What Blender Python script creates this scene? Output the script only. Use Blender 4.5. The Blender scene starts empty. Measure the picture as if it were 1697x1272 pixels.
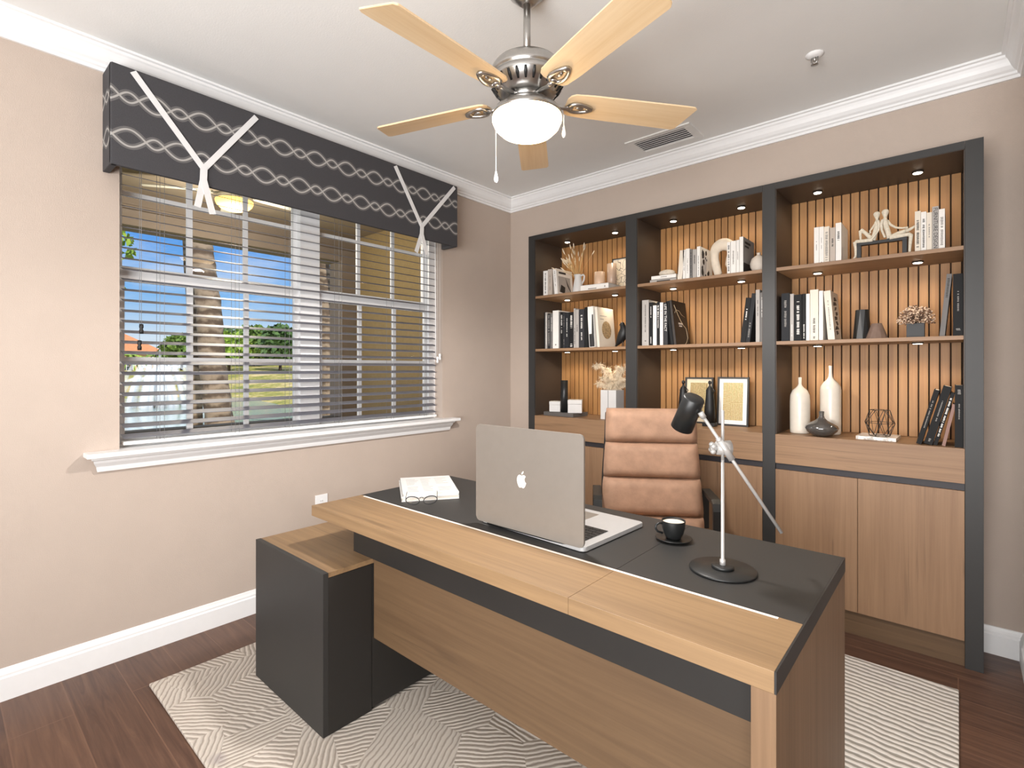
import bpy, bmesh, math, random
from mathutils import Vector, Matrix
random.seed(7)
C = bpy.context.scene.collection
SC = bpy.context.scene
R = math.radians
PI = math.pi

PUCK_W, REAR_FILL_W, CEIL_FILL_W, FAN_W, SUN_W, SKY, EXPO, PORCH_W = 3.0, 7, 172, 90, 4.5, 1.0, 0.0, 40
# ---------------------------------------------------------------- colour / materials
def lin(h):
    h = h.lstrip('#')
    out = []
    for i in (0, 2, 4):
        v = int(h[i:i+2], 16) / 255
        out.append(v / 12.92 if v <= .04045 else ((v + .055) / 1.055) ** 2.4)
    return (*out, 1)

class NT:
    def __init__(s, name):
        s.m = bpy.data.materials.new(name); s.m.use_nodes = True
        s.t = s.m.node_tree; s.n = s.t.nodes; s.l = s.t.links
        s.b = s.n['Principled BSDF']
    def add(s, typ, **kw):
        n = s.n.new(typ)
        for k, v in kw.items(): setattr(n, k, v)
        return n
    def link(s, a, b): s.l.new(a, b)
    def math(s, op, a, b=None, c=None):
        n = s.n.new('ShaderNodeMath'); n.operation = op
        for i, v in enumerate((a, b, c)):
            if v is None: continue
            if isinstance(v, (int, float)): n.inputs[i].default_value = v
            else: s.l.new(v, n.inputs[i])
        return n.outputs[0]
    def coords(s, scale=(1, 1, 1), rot=(0, 0, 0), kind='Object'):
        tc = s.n.new('ShaderNodeTexCoord'); mp = s.n.new('ShaderNodeMapping')
        mp.inputs['Scale'].default_value = scale; mp.inputs['Rotation'].default_value = rot
        s.l.new(tc.outputs[kind], mp.inputs[0]); return mp.outputs[0]
    def noise(s, vec, scale, detail=4, rough=.55, dist=0):
        n = s.n.new('ShaderNodeTexNoise'); n.inputs['Scale'].default_value = scale
        n.inputs['Detail'].default_value = detail; n.inputs['Roughness'].default_value = rough
        n.inputs['Distortion'].default_value = dist
        s.l.new(vec, n.inputs['Vector']); return n.outputs['Fac']
    def ramp(s, fac, stops):
        n = s.n.new('ShaderNodeValToRGB'); e = n.color_ramp.elements
        while len(e) < len(stops): e.new(.5)
        for i, (p, c) in enumerate(stops):
            e[i].position = p; e[i].color = lin(c) if isinstance(c, str) else c
        s.l.new(fac, n.inputs[0]); return n.outputs[0]
    def mix(s, fac, a, b, mode='MIX'):
        n = s.n.new('ShaderNodeMix'); n.data_type = 'RGBA'; n.blend_type = mode
        for i, v in ((0, fac), (6, a), (7, b)):
            if isinstance(v, (int, float)): n.inputs[i].default_value = v
            elif isinstance(v, tuple): n.inputs[i].default_value = v
            elif isinstance(v, str): n.inputs[i].default_value = lin(v)
            else: s.l.new(v, n.inputs[i])
        return n.outputs[2]
    def bump(s, h, strength=.2, dist=.01):
        n = s.n.new('ShaderNodeBump'); n.inputs['Strength'].default_value = strength
        n.inputs['Distance'].default_value = dist
        s.l.new(h, n.inputs['Height']); s.l.new(n.outputs[0], s.b.inputs['Normal'])

def mat(name, col, rough=.5, metal=0, var=.06, vscale=30, bump=0, bscale=200, spec=.5, coat=0):
    t = NT(name); b = t.b
    b.inputs['Roughness'].default_value = rough; b.inputs['Metallic'].default_value = metal
    b.inputs['Specular IOR Level'].default_value = spec; b.inputs['Coat Weight'].default_value = coat
    v = t.coords(); f = t.noise(v, vscale, 5)
    c = lin(col)
    lo = tuple(x * (1 - var) for x in c[:3]) + (1,); hi = tuple(min(1, x * (1 + var)) for x in c[:3]) + (1,)
    t.link(t.ramp(f, [(.3, lo), (.7, hi)]), b.inputs['Base Color'])
    if bump: t.bump(t.noise(v, bscale, 3), bump, .004)
    return t.m

def wood(name, dark, light, axis='x', fine=70, long=2.2, rough=.5, knots=.5, bump=.05):
    t = NT(name); sc = {'x': (long, fine, fine), 'y': (fine, long, fine), 'z': (fine, fine, long)}[axis]
    v = t.coords(sc); v2 = t.coords(tuple(x * .22 for x in sc)); 
    f1 = t.noise(v, 1.0, 6, .6, .3); f2 = t.noise(v2, 1.0, 3, .5, .6)
    f = t.math('ADD', t.math('MULTIPLY', f1, .55), t.math('MULTIPLY', f2, .45))
    col = t.ramp(f, [(.33, dark), (.62, light)])
    k = t.noise(t.coords(tuple(x * .35 for x in sc)), 1.7, 2, .4, 1.2)
    km = t.ramp(k, [(.28, (knots * .7,) * 3 + (1,)), (.36, (0, 0, 0, 1))])
    col = t.mix(km, col, tuple(x * .45 for x in lin(dark)[:3]) + (1,))
    t.link(col, t.b.inputs['Base Color']); t.b.inputs['Roughness'].default_value = rough
    if bump: t.bump(f1, bump, .002)
    return t.m

def emit(name, col, strength):
    t = NT(name); t.b.inputs['Base Color'].default_value = lin(col)
    t.b.inputs['Emission Color'].default_value = lin(col); t.b.inputs['Emission Strength'].default_value = strength
    return t.m

def glass(name, tint=(1, 1, 1, 1), refl=.06, rough=.0):
    t = NT(name); out = [n for n in t.n if n.type == 'OUTPUT_MATERIAL'][0]
    tr = t.add('ShaderNodeBsdfTransparent'); gl = t.add('ShaderNodeBsdfGlossy'); mx = t.add('ShaderNodeMixShader')
    tr.inputs[0].default_value = tint; gl.inputs['Roughness'].default_value = rough
    mx.inputs[0].default_value = refl
    t.link(tr.outputs[0], mx.inputs[1]); t.link(gl.outputs[0], mx.inputs[2]); t.link(mx.outputs[0], out.inputs[0])
    return t.m

# ---------------------------------------------------------------- mesh builder
class MB:
    def __init__(s): s.bm = bmesh.new()
    def box(s, x0, x1, y0, y1, z0, z1, bev=0, M=None):
        b = bmesh.new()
        vs = [b.verts.new((x, y, z)) for x in (x0, x1) for y in (y0, y1) for z in (z0, z1)]
        for f in ((0, 1, 3, 2), (4, 6, 7, 5), (0, 4, 5, 1), (2, 3, 7, 6), (0, 2, 6, 4), (1, 5, 7, 3)):
            b.faces.new([vs[i] for i in f])
        if bev: bmesh.ops.bevel(b, geom=b.edges[:], offset=bev, segments=2, affect='EDGES', profile=.6)
        s.merge(b, M); return s
    def merge(s, b, M=None):
        if M is not None: b.transform(M)
        bmesh.ops.recalc_face_normals(b, faces=b.faces[:])
        me = bpy.data.meshes.new('tmp'); b.to_mesh(me); b.free(); s.bm.from_mesh(me); bpy.data.meshes.remove(me)
    def prism(s, pts, axis, a0, a1, bev=0, M=None):
        # pts: 2D polygon; axis: 'x' -> (y,z), 'y' -> (x,z), 'z' -> (x,y)
        b = bmesh.new()
        def P(p, a): return {'x': (a, p[0], p[1]), 'y': (p[0], a, p[1]), 'z': (p[0], p[1], a)}[axis]
        A = [b.verts.new(P(p, a0)) for p in pts]; B = [b.verts.new(P(p, a1)) for p in pts]
        n = len(pts); b.faces.new(A); b.faces.new(B[::-1])
        for i in range(n): b.faces.new((A[i], B[i], B[(i+1) % n], A[(i+1) % n]))
        if bev: bmesh.ops.bevel(b, geom=b.edges[:], offset=bev, segments=2, affect='EDGES')
        s.merge(b, M); return s
    def sweep(s, prof, path_fn, ts):
        # prof points -> rings given by path_fn(t, p)
        b = bmesh.new(); rings = [[b.verts.new(path_fn(t, p)) for p in prof] for t in ts]
        n = len(prof)
        for r0, r1 in zip(rings, rings[1:]):
            for i in range(n): b.faces.new((r0[i], r0[(i+1) % n], r1[(i+1) % n], r1[i]))
        b.faces.new(rings[0][::-1]); b.faces.new(rings[-1])
        s.merge(b); return s
    def lathe(s, prof, c=(0, 0, 0), n=32, M=None, cap=True):
        b = bmesh.new(); rings = []
        for r, z in prof:
            if r < 1e-5: rings.append([b.verts.new((c[0], c[1], c[2] + z))])
            else: rings.append([b.verts.new((c[0] + r*math.cos(2*PI*i/n), c[1] + r*math.sin(2*PI*i/n), c[2] + z)) for i in range(n)])
        for a, d in zip(rings, rings[1:]):
            if len(a) == 1 and len(d) == 1: continue
            for i in range(n):
                j = (i+1) % n
                if len(a) == 1: b.faces.new((a[0], d[j], d[i]))
                elif len(d) == 1: b.faces.new((a[i], a[j], d[0]))
                else: b.faces.new((a[i], a[j], d[j], d[i]))
        if cap:
            if len(rings[0]) > 1: b.faces.new(rings[0][::-1])
            if len(rings[-1]) > 1: b.faces.new(rings[-1])
        for f in b.faces: f.smooth = True
        s.merge(b, M); return s
    def tube(s, pts, r, n=8, closed=False, flat=None, cap=True):
        pts = [Vector(p) for p in pts]; m = len(pts); b = bmesh.new(); rings = []
        rs = r if isinstance(r, (list, tuple)) else [r] * m
        up = None
        for i, p in enumerate(pts):
            if closed: t = pts[(i+1) % m] - pts[i-1]
            else: t = pts[min(i+1, m-1)] - pts[max(i-1, 0)]
            if t.length < 1e-9: t = Vector((0, 0, 1))
            t.normalize()
            if up is None: up = Vector((0, 0, 1)) if abs(t.z) < .9 else Vector((1, 0, 0))
            a = t.cross(up)
            if a.length < 1e-6: a = t.cross(Vector((0, 1, 0)))
            a.normalize(); u2 = a.cross(t); up = u2
            fl = flat or 1
            rings.append([b.verts.new(p + a*math.cos(2*PI*k/n)*rs[i] + u2*math.sin(2*PI*k/n)*rs[i]*fl) for k in range(n)])
        seq = list(zip(rings, rings[1:])) + ([(rings[-1], rings[0])] if closed else [])
        for a, d in seq:
            for k in range(n): 
                try: b.faces.new((a[k], a[(k+1) % n], d[(k+1) % n], d[k]))
                except ValueError: pass
        if not closed and cap: b.faces.new(rings[0][::-1]); b.faces.new(rings[-1])
        for f in b.faces: f.smooth = True
        s.merge(b); return s
    def quad(s, a, b_, c, d):
        s.bm.faces.new([s.bm.verts.new(p) for p in (a, b_, c, d)]); return s
    def ico(s, c, r, sub=2, sc=(1, 1, 1), jit=0):
        b = bmesh.new(); bmesh.ops.create_icosphere(b, subdivisions=sub, radius=r)
        for v in b.verts:
            k = 1 + random.uniform(-jit, jit)
            v.co = Vector((v.co.x*sc[0]*k + c[0], v.co.y*sc[1]*k + c[1], v.co.z*sc[2]*k + c[2]))
        for f in b.faces: f.smooth = True
        s.merge(b); return s
    def build(s, name, m, parent=None, smooth=None, loc=None):
        me = bpy.data.meshes.new(name); s.bm.to_mesh(me); s.bm.free()
        me.materials.append(m)
        o = bpy.data.objects.new(name, me); C.objects.link(o)
        if parent is not None: o.parent = parent
        if loc is not None: o.location = loc
        if smooth is not None:
            for p in me.polygons: p.use_smooth = smooth
        return o

def tag(o, label, cat, group=None, kind=None):
    o['label'] = label; o['category'] = cat
    if group: o['group'] = group
    if kind: o['kind'] = kind
    return o
def thing(name, label, cat, loc=(0, 0, 0), rotz=0, group=None):
    o = bpy.data.objects.new(name, None); C.objects.link(o); o.empty_display_size = .05
    o.location = loc; o.rotation_euler = (0, 0, rotz)
    return tag(o, label, cat, group)
def struct(o): o['kind'] = 'structure'; return o

def text_part(name, body, size, origin, d, up, m, parent, depth=.0004, align='LEFT'):
    cu = bpy.data.curves.new(name, 'FONT'); cu.body = body; cu.size = size; cu.extrude = depth
    cu.align_x = align; cu.align_y = 'CENTER'
    tmp = bpy.data.objects.new(name, cu); C.objects.link(tmp)
    bpy.context.view_layer.update()
    me = bpy.data.meshes.new_from_object(tmp.evaluated_get(bpy.context.evaluated_depsgraph_get()))
    bpy.data.objects.remove(tmp); bpy.data.curves.remove(cu)
    d = Vector(d).normalized(); up = Vector(up).normalized(); n = d.cross(up)
    Mx = Matrix((d, up, n)).transposed().to_4x4(); Mx.translation = Vector(origin)
    me.transform(Mx); me.materials.clear(); me.materials.append(m); me.name = name
    o = bpy.data.objects.new(name, me); C.objects.link(o); o.parent = parent
    return o

# ---------------------------------------------------------------- palette
mWall = mat('beige_wall_paint', '#bbaca0', .85, var=.02, vscale=6, bump=.25, bscale=260)
mCeil = mat('white_ceiling_paint', '#ececea', .9, var=.01, vscale=5, bump=.15, bscale=150)
mTrim = mat('white_trim_paint', '#eeeeee', .4, var=.01)
mBlindShade = mat('backlit_shade_slat', '#686972', .5, var=.01)  # white slats coloured grey: their backlit shade is put into the colour
mCord = mat('blind_cord', '#8d8d8d', .8)
mChar = mat('charcoal_laminate', '#2c2b2a', .5, var=.04, vscale=8)
mCharD = mat('dark_laminate', '#242220', .5, var=.04, vscale=8)
mInner = mat('dark_brown_laminate', '#40352d', .5, var=.05, vscale=8)
mStrip = mat('recess_strip_black', '#29262a', .5)  # near-black band between the counter and the doors
mOakX = wood('oak_grain_along_x', '#7f6147', '#957557', 'x')
mOakZ = wood('oak_grain_upright', '#7f6148', '#937458', 'z')
mOakY = wood('oak_grain_along_y', '#8f6f52', '#a58567', 'y')
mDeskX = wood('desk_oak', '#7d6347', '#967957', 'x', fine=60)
mOakShadeX = wood('shaded_desk_oak', '#58432f', '#6a533b', 'x', fine=60)  # same oak as the desk top, darkened to carry the front's shade
mPanelZ = wood('desk_side_oak', '#70573f', '#866a50', 'z', fine=90, knots=.1)
mSlat = wood('warm_slat_wood', '#92663c', '#ad804e', 'z', fine=90, long=1.5, knots=.15)
mBlack = mat('matte_black', '#141415', .5, var=.05)
mBlackS = mat('satin_black', '#1a1b1b', .4, var=.04)
mChrome = mat('brushed_nickel', '#b5b3b0', .28, 1, var=.05, vscale=60)
mClear = mat('satin_steel', '#bdbbb8', .35, .35, var=.04)
mAlu = mat('silver_aluminium', '#948d85', .42, .5, var=.02)
mAluL = mat('light_aluminium', '#bcbcbc', .4, .3, var=.02)
mWhite = mat('white_paper', '#e9e7e4', .7, var=.02)
mCream = mat('cream_paper', '#dccdb4', .75, var=.03)
mPage = mat('book_pages', '#e6ded2', .8, var=.06, vscale=200)
mLea = mat('tan_suede_leather', '#a5826a', .7, var=.15, vscale=18, bump=.15, bscale=120)
mGlass = glass('window_glass', refl=.012)
# ================================================================ ROOM SHELL
XL, YB, XR, ZC = -2.82, 3.20, 0.22, 2.70
WY0, WY1, WZ0, WZ1 = .556, 2.45, .935, 2.49      # window opening
# floor: planks run along X
t = NT('dark_wood_planks')
v = t.coords((1, 1, 1)); sx = t.add('ShaderNodeSeparateXYZ'); t.link(v, sx.inputs[0])
br = t.add('ShaderNodeTexBrick'); br.offset = .37; br.offset_frequency = 2; br.squash = 1
t.link(v, br.inputs['Vector'])
br.inputs['Scale'].default_value = 1; br.inputs['Brick Width'].default_value = 1.25; br.inputs['Row Height'].default_value = .178
br.inputs['Mortar Size'].default_value = .0022; br.inputs['Mortar Smooth'].default_value = .2; br.inputs['Bias'].default_value = 0
br.inputs['Color1'].default_value = (0, 0, 0, 1); br.inputs['Color2'].default_value = (1, 1, 1, 1); br.inputs['Mortar'].default_value = (.5, .5, .5, 1)
g = t.noise(t.coords((1.6, 26, 1)), 1.6, 6, .62, 1.0)
base = t.ramp(g, [(.3, '#412b22'), (.55, '#5a4033'), (.75, '#6e5241')])
base = t.mix(t.math('MULTIPLY', br.outputs['Color'], .28), base, '#785743')
base = t.mix(br.outputs['Fac'], base, '#6f5140')
t.link(base, t.b.inputs['Base Color']); t.b.inputs['Roughness'].default_value = .38
t.b.inputs['Specular IOR Level'].default_value = .4
t.bump(t.math('SUBTRACT', t.math('MULTIPLY', g, .4), br.outputs['Fac']), .25, .004)
mFloor = t.m
struct(MB().box(XL-.0, 2.3, -2.6, YB+.15, -.12, 0).build('floor', mFloor))
struct(MB().box(XL-.2, 2.45, -2.75, YB+.3, ZC, ZC+.15).build('ceiling', mCeil))
w = MB(); xo = XL-.16
w.box(xo, XL, -2.75, WY0, -.12, ZC).box(xo, XL, WY1, YB+.3, -.12, ZC)
w.box(xo, XL, WY0, WY1, -.12, WZ0-.02).box(xo, XL, WY0, WY1, WZ1, ZC)
struct(w.build('wall_left', mWall))
# back wall with the niche the bookcase stands in
NX0, NX1, NZ = -2.426, .084, 2.288
w = MB()
w.box(XL, NX0, YB, YB+.3, -.12, ZC).box(NX1, 2.45, YB, YB+.3, -.12, ZC)
w.box(NX0, NX1, YB, YB+.3, NZ, ZC).box(NX0, NX1, YB+.16, YB+.3, -.12, NZ)
struct(w.build('wall_back', mWall))
struct(MB().box(XR, XR+.12, 2.3, YB, 0, ZC).build('wall_right', mWall))
struct(MB().box(2.3, 2.45, -2.75, YB, -.12, ZC).build('wall_hall', mWall))
struct(MB().box(XL, 2.3, -2.75, -2.6, -.12, ZC).build('wall_front', mWall))
# crown moulding profile: (out from wall, down from ceiling)
CP = [(0, .105), (.012, .105), (.014, .092), (.022, .088), (.024, .078), (.034, .070), (.044, .055), (.050, .040), (.056, .028), (.062, .022), (.064, .012), (.076, .010), (.076, 0), (0, 0)]
def cpath(fn): return fn
struct(MB().sweep(CP, lambda k, p: ((XL+p[0], -2.6, ZC-p[1]) if k == 0 else (XL+p[0], YB-p[0], ZC-p[1])), (0, 1)).build('trim_1', mTrim))
struct(MB().sweep(CP, lambda k, p: ((XL+p[0], YB-p[0], ZC-p[1]) if k == 0 else (XR-p[0], YB-p[0], ZC-p[1])), (0, 1)).build('trim_2', mTrim))
struct(MB().sweep(CP, lambda k, p: ((XR-p[0], YB-p[0], ZC-p[1]) if k == 0 else (XR-p[0], 2.3, ZC-p[1])), (0, 1)).build('trim_3', mTrim))
BP = [(0, 0), (.016, 0), (.016, .088), (.012, .094), (.012, .102), (.007, .112), (.004, .122), (0, .124)]
struct(MB().sweep(BP, lambda k, p: (XL+p[0], -2.6 if k == 0 else YB-p[0], p[1]), (0, 1)).build('baseboard_left', mTrim))
struct(MB().sweep(BP, lambda k, p: (NX1 if k else XR-p[0], YB-p[0], p[1]), (0, 1)).sweep(BP, lambda k, p: (NX0 if k == 0 else XL+p[0], YB-p[0], p[1]), (0, 1)).build('baseboard_back', mTrim))
struct(MB().sweep(BP, lambda k, p: (XR-p[0], 2.3 if k else YB-p[0], p[1]), (0, 1)).build('baseboard_right', mTrim))

# ---------------------------------------------------------------- window
win = bpy.data.objects.new('window_1', None); C.objects.link(win); win.location = (XL-.11, 1.5, WZ0); struct(win)
def W(mb, name, m, parent=win):
    for vtx in mb.bm.verts: vtx.co -= Vector(win.location)
    return mb.build(name, m, parent)
f = MB()
f.box(-2.975, -2.90, WY0, .568, WZ0, WZ1).box(-2.975, -2.90, 2.392, WY1, WZ0, WZ1)
f.box(-2.975, -2.90, .568, 2.392, WZ1-.05, WZ1).box(-2.975, -2.90, .568, 2.392, WZ0, .952)
f.box(-2.975, -2.895, 1.425, 1.545, .952, WZ1-.05)
W(f, 'window_frame', mTrim)
for (a, b, ms) in ((.568, 1.425, ((.851, .877), (1.124, 1.147))), (1.545, 2.392, ((1.824, 1.848), (2.092, 2.116)))):
    up = MB(); X0, X1 = -2.968, -2.942; z0, z1 = 1.735, WZ1-.05
    up.box(X0, X1, a, a+.022, z0, z1).box(X0, X1, b-.022, b, z0, z1).box(X0, X1, a+.022, b-.022, z0, z0+.045).box(X0, X1, a+.022, b-.022, z1-.04, z1)
    for m0, m1 in ms: up.box(X0+.006, X1-.004, m0+.006, m1+.006, z0+.04, z1-.03)
    up.box(X0+.006, X1-.006, a+.02, b-.02, 2.112, 2.134)
    W(up, 'window_sash', mTrim)
    W(MB().box(-2.957, -2.953, a+.02, b-.02, z0+.04, z1-.03), 'glass_pane', mGlass)
    lo = MB(); X0, X1 = -2.940, -2.915; z0, z1 = .952, 1.765
    lo.box(X0, X1, a, a+.026, z0, z1).box(X0, X1, b-.026, b, z0, z1).box(X0, X1, a+.026, b-.026, z1-.058, z1).box(X0, X1, a+.026, b-.026, z0, z0+.04)
    for m0, m1 in ms: lo.box(X0+.004, X1-.004, m0, m1, z0+.03, z1-.05)
    lo.box(X0+.004, X1-.005, a+.02, b-.02, 1.331, 1.353)
    W(lo, 'window_sash', mTrim)
    W(MB().box(-2.930, -2.926, a+.02, b-.02, z0+.03, z1-.05), 'glass_pane', mGlass)
s = MB()
s.box(-2.90, -2.735, .430, 2.555, .918, .938, .004)
AP = [(0, .918), (.050, .918), (.046, .905), (.036, .900), (.034, .890), (.022, .872), (.020, .862), (.016, .850), (0, .850)]
s.sweep(AP, lambda k, p: (XL+p[0], (.448+(.05-p[0])*.8) if k == 0 else (2.535-(.05-p[0])*.8), p[1]), (0, 1))
W(s, 'window_sill', mTrim)

# ---------------------------------------------------------------- blind
bl = thing('window_blind', 'wide horizontal slat blind with white rails hanging inside the window', 'blind', (-2.865, 1.5, .957))
def B(mb, name, m, parent=None):
    for vtx in mb.bm.verts: vtx.co -= Vector(bl.location)
    return mb.build(name, m, parent or bl)
BY0, BY1 = .574, 2.415
s0 = MB(); th = R(17); n = 5
prof = []
for i in range(n+1):
    u = -.025 + .05*i/n; prof.append((u, .0010*(1-(u/.025)**2)))
prof = prof + [(u, zz-.0022) for u, zz in prof[::-1]]
rot = [(u*math.cos(th)+zz*math.sin(th), -u*math.sin(th)+zz*math.cos(th)) for u, zz in prof]   # +x edge (room side) lower
slat0 = s0.sweep(rot, lambda k, p: (p[0], (BY0-1.5) if k == 0 else (BY1-1.5), p[1]), (0, 1)).build('slat', mBlindShade, bl)
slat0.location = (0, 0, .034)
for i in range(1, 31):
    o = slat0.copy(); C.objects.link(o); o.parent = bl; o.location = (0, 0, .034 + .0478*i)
B(MB().box(-2.889, -2.841, BY0, BY1, .951, .967, .003), 'bottom_rail', mTrim)
B(MB().box(-2.895, -2.83, BY0, BY1, 2.435, 2.485, .002), 'head_rail', mTrim)
for y in (.714, 1.048, 1.334, 1.64, 2.02, 2.30):
    m = MB()
    for dx, dy in ((.0265, 0), (-.0265, 0), (.028, .018)):
        m.tube([(-2.865+dx, y+dy, .962), (-2.865+dx, y+dy, 2.45)], .0009, 5)
    B(m, 'ladder_cord', mCord)
for y, zb in ((.636, 1.50), (.629, 1.425)):
    c = B(MB().tube([(-2.815, y, zb), (-2.815, y, 2.45)], .001, 5), 'lift_cord', mCord)
    B(MB().lathe([(0, -.022), (.008, -.022), (.009, -.008), (.006, 0), (.009, .008), (.008, .022), (0, .024)], (-2.815, y, zb-.02), 12), 'tassel', mBlack, c)
wd = B(MB().tube([(-2.80, 2.372, 1.375), (-2.80, 2.366, 2.42)], .004, 8), 'tilt_wand', mTrim)
for dy in (0, .022):
    c = B(MB().tube([(-2.797, 2.385+dy, 1.40), (-2.797, 2.385+dy, 2.42)], .001, 5), 'lift_cord', mTrim)
    B(MB().lathe([(0, -.022), (.008, -.022), (.009, -.008), (.006, 0), (.009, .008), (.008, .022), (0, .024)], (-2.797, 2.385+dy, 1.36+dy), 12), 'tassel', mTrim, c)

# ---------------------------------------------------------------- valance (upholstered cornice)
t = NT('charcoal_chain_fabric')
tc = t.add('ShaderNodeTexCoord'); sp = t.add('ShaderNodeSeparateXYZ'); t.link(tc.outputs['Object'], sp.inputs[0])
Lb, Ls, ab, as_ = .119, .069, .036, .021
P_ = Lb + Ls
core = None; halo = None
along = t.math('SUBTRACT', sp.outputs[1], sp.outputs[0])       # wraps round the returns
for zc, off in ((.302, .023), (.130, .1165)):
    uu = t.math('FLOORED_MODULO', t.math('ADD', along, off + 10*P_), P_)
    big = t.math('LESS_THAN', uu, Lb)
    ph = t.math('ADD', t.math('MULTIPLY', big, t.math('MULTIPLY', uu, PI/Lb)),
                t.math('MULTIPLY', t.math('SUBTRACT', 1, big), t.math('MULTIPLY', t.math('SUBTRACT', uu, Lb), PI/Ls)))
    amp = t.math('ADD', t.math('MULTIPLY', big, ab-as_), as_)
    kk = t.math('ADD', t.math('MULTIPLY', big, PI/Lb-PI/Ls), PI/Ls)
    sn = t.math('SINE', ph); cs = t.math('COSINE', ph)
    wv = t.math('MULTIPLY', amp, sn); dv = t.math('MULTIPLY', t.math('MULTIPLY', amp, kk), cs)
    sl = t.math('SQRT', t.math('ADD', 1, t.math('MULTIPLY', dv, dv)))
    zz = t.math('ABSOLUTE', t.math('SUBTRACT', sp.outputs[2], zc))
    d = t.math('DIVIDE', t.math('ABSOLUTE', t.math('SUBTRACT', zz, wv)), sl)
    c1 = t.math('LESS_THAN', t.math('ABSOLUTE', t.math('SUBTRACT', d, 0)), .0038)
    h1 = t.math('LESS_THAN', d, .012)
    core = c1 if core is None else t.math('MAXIMUM', core, c1)
    halo = h1 if halo is None else t.math('MAXIMUM', halo, h1)
fz = t.noise(tc.outputs['Object'], 400, 2)
col = t.ramp(fz, [(.3, '#3a393c'), (.7, '#434245')])
col = t.mix(t.math('MULTIPLY', halo, .9), col, '#636161'); col = t.mix(t.math('MULTIPLY', core, .9), col, '#aba8a4')
t.link(col, t.b.inputs['Base Color']); t.b.inputs['Roughness'].default_value = .8; t.bump(fz, .15, .002)
mFab = t.m
mRib = mat('white_ribbon', '#dedede', .7, var=.02)
val = thing('window_valance', 'charcoal upholstered valance with pale chain pattern above the window', 'valance', (-2.745, 1.48, 2.155))
def V(mb, name, m, parent=None):
    for vtx in mb.bm.verts: vtx.co -= Vector(val.location)
    return mb.build(name, m, parent or val)
v_ = MB()
v_.box(-2.69, -2.668, .495, 2.46, 2.158, 2.585, .006)
v_.box(-2.815, -2.67, .495, .52, 2.158, 2.585, .004).box(-2.815, -2.67, 2.435, 2.46, 2.158, 2.585, .004).box(-2.815, -2.67, .5, 2.455, 2.565, 2.586)
V(v_, 'fabric_box', mFab)
def ribbon(a, b, wa=.026, x=-2.664, name='ribbon', x2=None, th=.003):
    (y0, z0), (y1, z1) = a, b; x2 = x if x2 is None else x2
    dv = Vector((0, y1-y0, z1-z0)).normalized(); nv = Vector((0, -dv.z, dv.y)) * (wa/2)
    m = MB(); p0 = Vector((x, y0, z0)); p1 = Vector((x2, y1, z1)); e = Vector((th, 0, 0))
    b_ = bmesh.new(); vs = [b_.verts.new(q) for q in (p0-nv, p0+nv, p1+nv, p1-nv, p0-nv+e, p0+nv+e, p1+nv+e, p1-nv+e)]
    for fc in ((0, 1, 2, 3), (7, 6, 5, 4), (0, 4, 5, 1), (1, 5, 6, 2), (2, 6, 7, 3), (3, 7, 4, 0)): b_.faces.new([vs[i] for i in fc])
    m.merge(b_); return V(m, name, mRib)
for (l, r_, j, t1, t2) in (((.572, 2.572), (1.082, 2.566), (.844, 2.235), (.815, 2.048), (.878, 2.027)),
                           ((1.925, 2.572), (2.425, 2.570), (2.135, 2.235), (2.082, 2.056), (2.168, 2.052))):
    ribbon(l, j); ribbon(r_, j, x=-2.663)
    ribbon((j[0], j[1]+.012), (j[0]-.003, j[1]-.062), .030, x=-2.660, name='ribbon_knot')
    ribbon((j[0]-.002, j[1]-.05), t1, .028, x=-2.662, x2=-2.655, name='ribbon_tail')
    ribbon((j[0]-.002, j[1]-.05), t2, .028, x=-2.660, x2=-2.650, name='ribbon_tail')

# ---------------------------------------------------------------- wall outlet, ceiling vent, sprinkler
ol = thing('wall_outlet', 'white electrical outlet plate low on the window wall behind the desk', 'outlet', (XL, 1.514, .50))
MB().box(.0005, .006, -.038, .038, -.058, .058, .002).build('cover_plate', mTrim, ol)
for dz in (.02, -.02):
    rc = MB().prism([(.014*math.cos(a*PI/8), dz+.012*math.sin(a*PI/8)) for a in range(16)], 'x', .006, .0075).build('receptacle', mTrim, ol)
    m = MB()
    for dy in (-.005, .005): m.box(.0075, .0079, dy-.001, dy+.001, dz-.003, dz+.005)
    m.build('slot', mBlack, rc)
vt = thing('ceiling_vent', 'white louvred air vent in the ceiling near the bookcase wall', 'vent', (-1.355, 2.955, ZC))
m = MB(); L_, W_ = .205, .115
m.box(-L_, L_, -W_, -.078, -.008, 0, .002).box(-L_, L_, .078, W_, -.008, 0, .002).box(-L_, -.16, -.078, .078, -.008, 0).box(.16, L_, -.078, .078, -.008, 0)
m.build('vent_frame', mCeil, vt)
MB().box(-.16, .16, -.078, .078, -.001, 0).build('vent_shade_backing', mat('vent_shadow', '#5a5a5c', .8), vt)
for k in range(6):
    y = -.062 + k*.025
    MB().box(-.158, .158, -.0105, .0105, -.001, .001, M=Matrix.Translation((0, y, -.006)) @ Matrix.Rotation(R(20), 4, 'X')).build('louver', mCeil, vt)
sk = thing('sprinkler_head', 'small chrome fire sprinkler on the ceiling above the bookcase', 'sprinkler', (-.482, 2.60, ZC))
MB().lathe([(.036, 0), (.036, -.004), (.022, -.012), (.012, -.014), (0, -.014)], n=24).build('escutcheon', mTrim, sk)
MB().tube([(0, 0, -.012), (0, 0, -.03)], .007).tube([(-.012, 0, -.014), (-.013, 0, -.03), (0, 0, -.045), (.013, 0, -.03), (.012, 0, -.014)], .003).build('sprinkler_body', mChrome, sk)
MB().lathe([(0, -.044), (.015, -.045), (.015, -.047), (0, -.048)], n=16).build('deflector', mChrome, sk)
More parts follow.
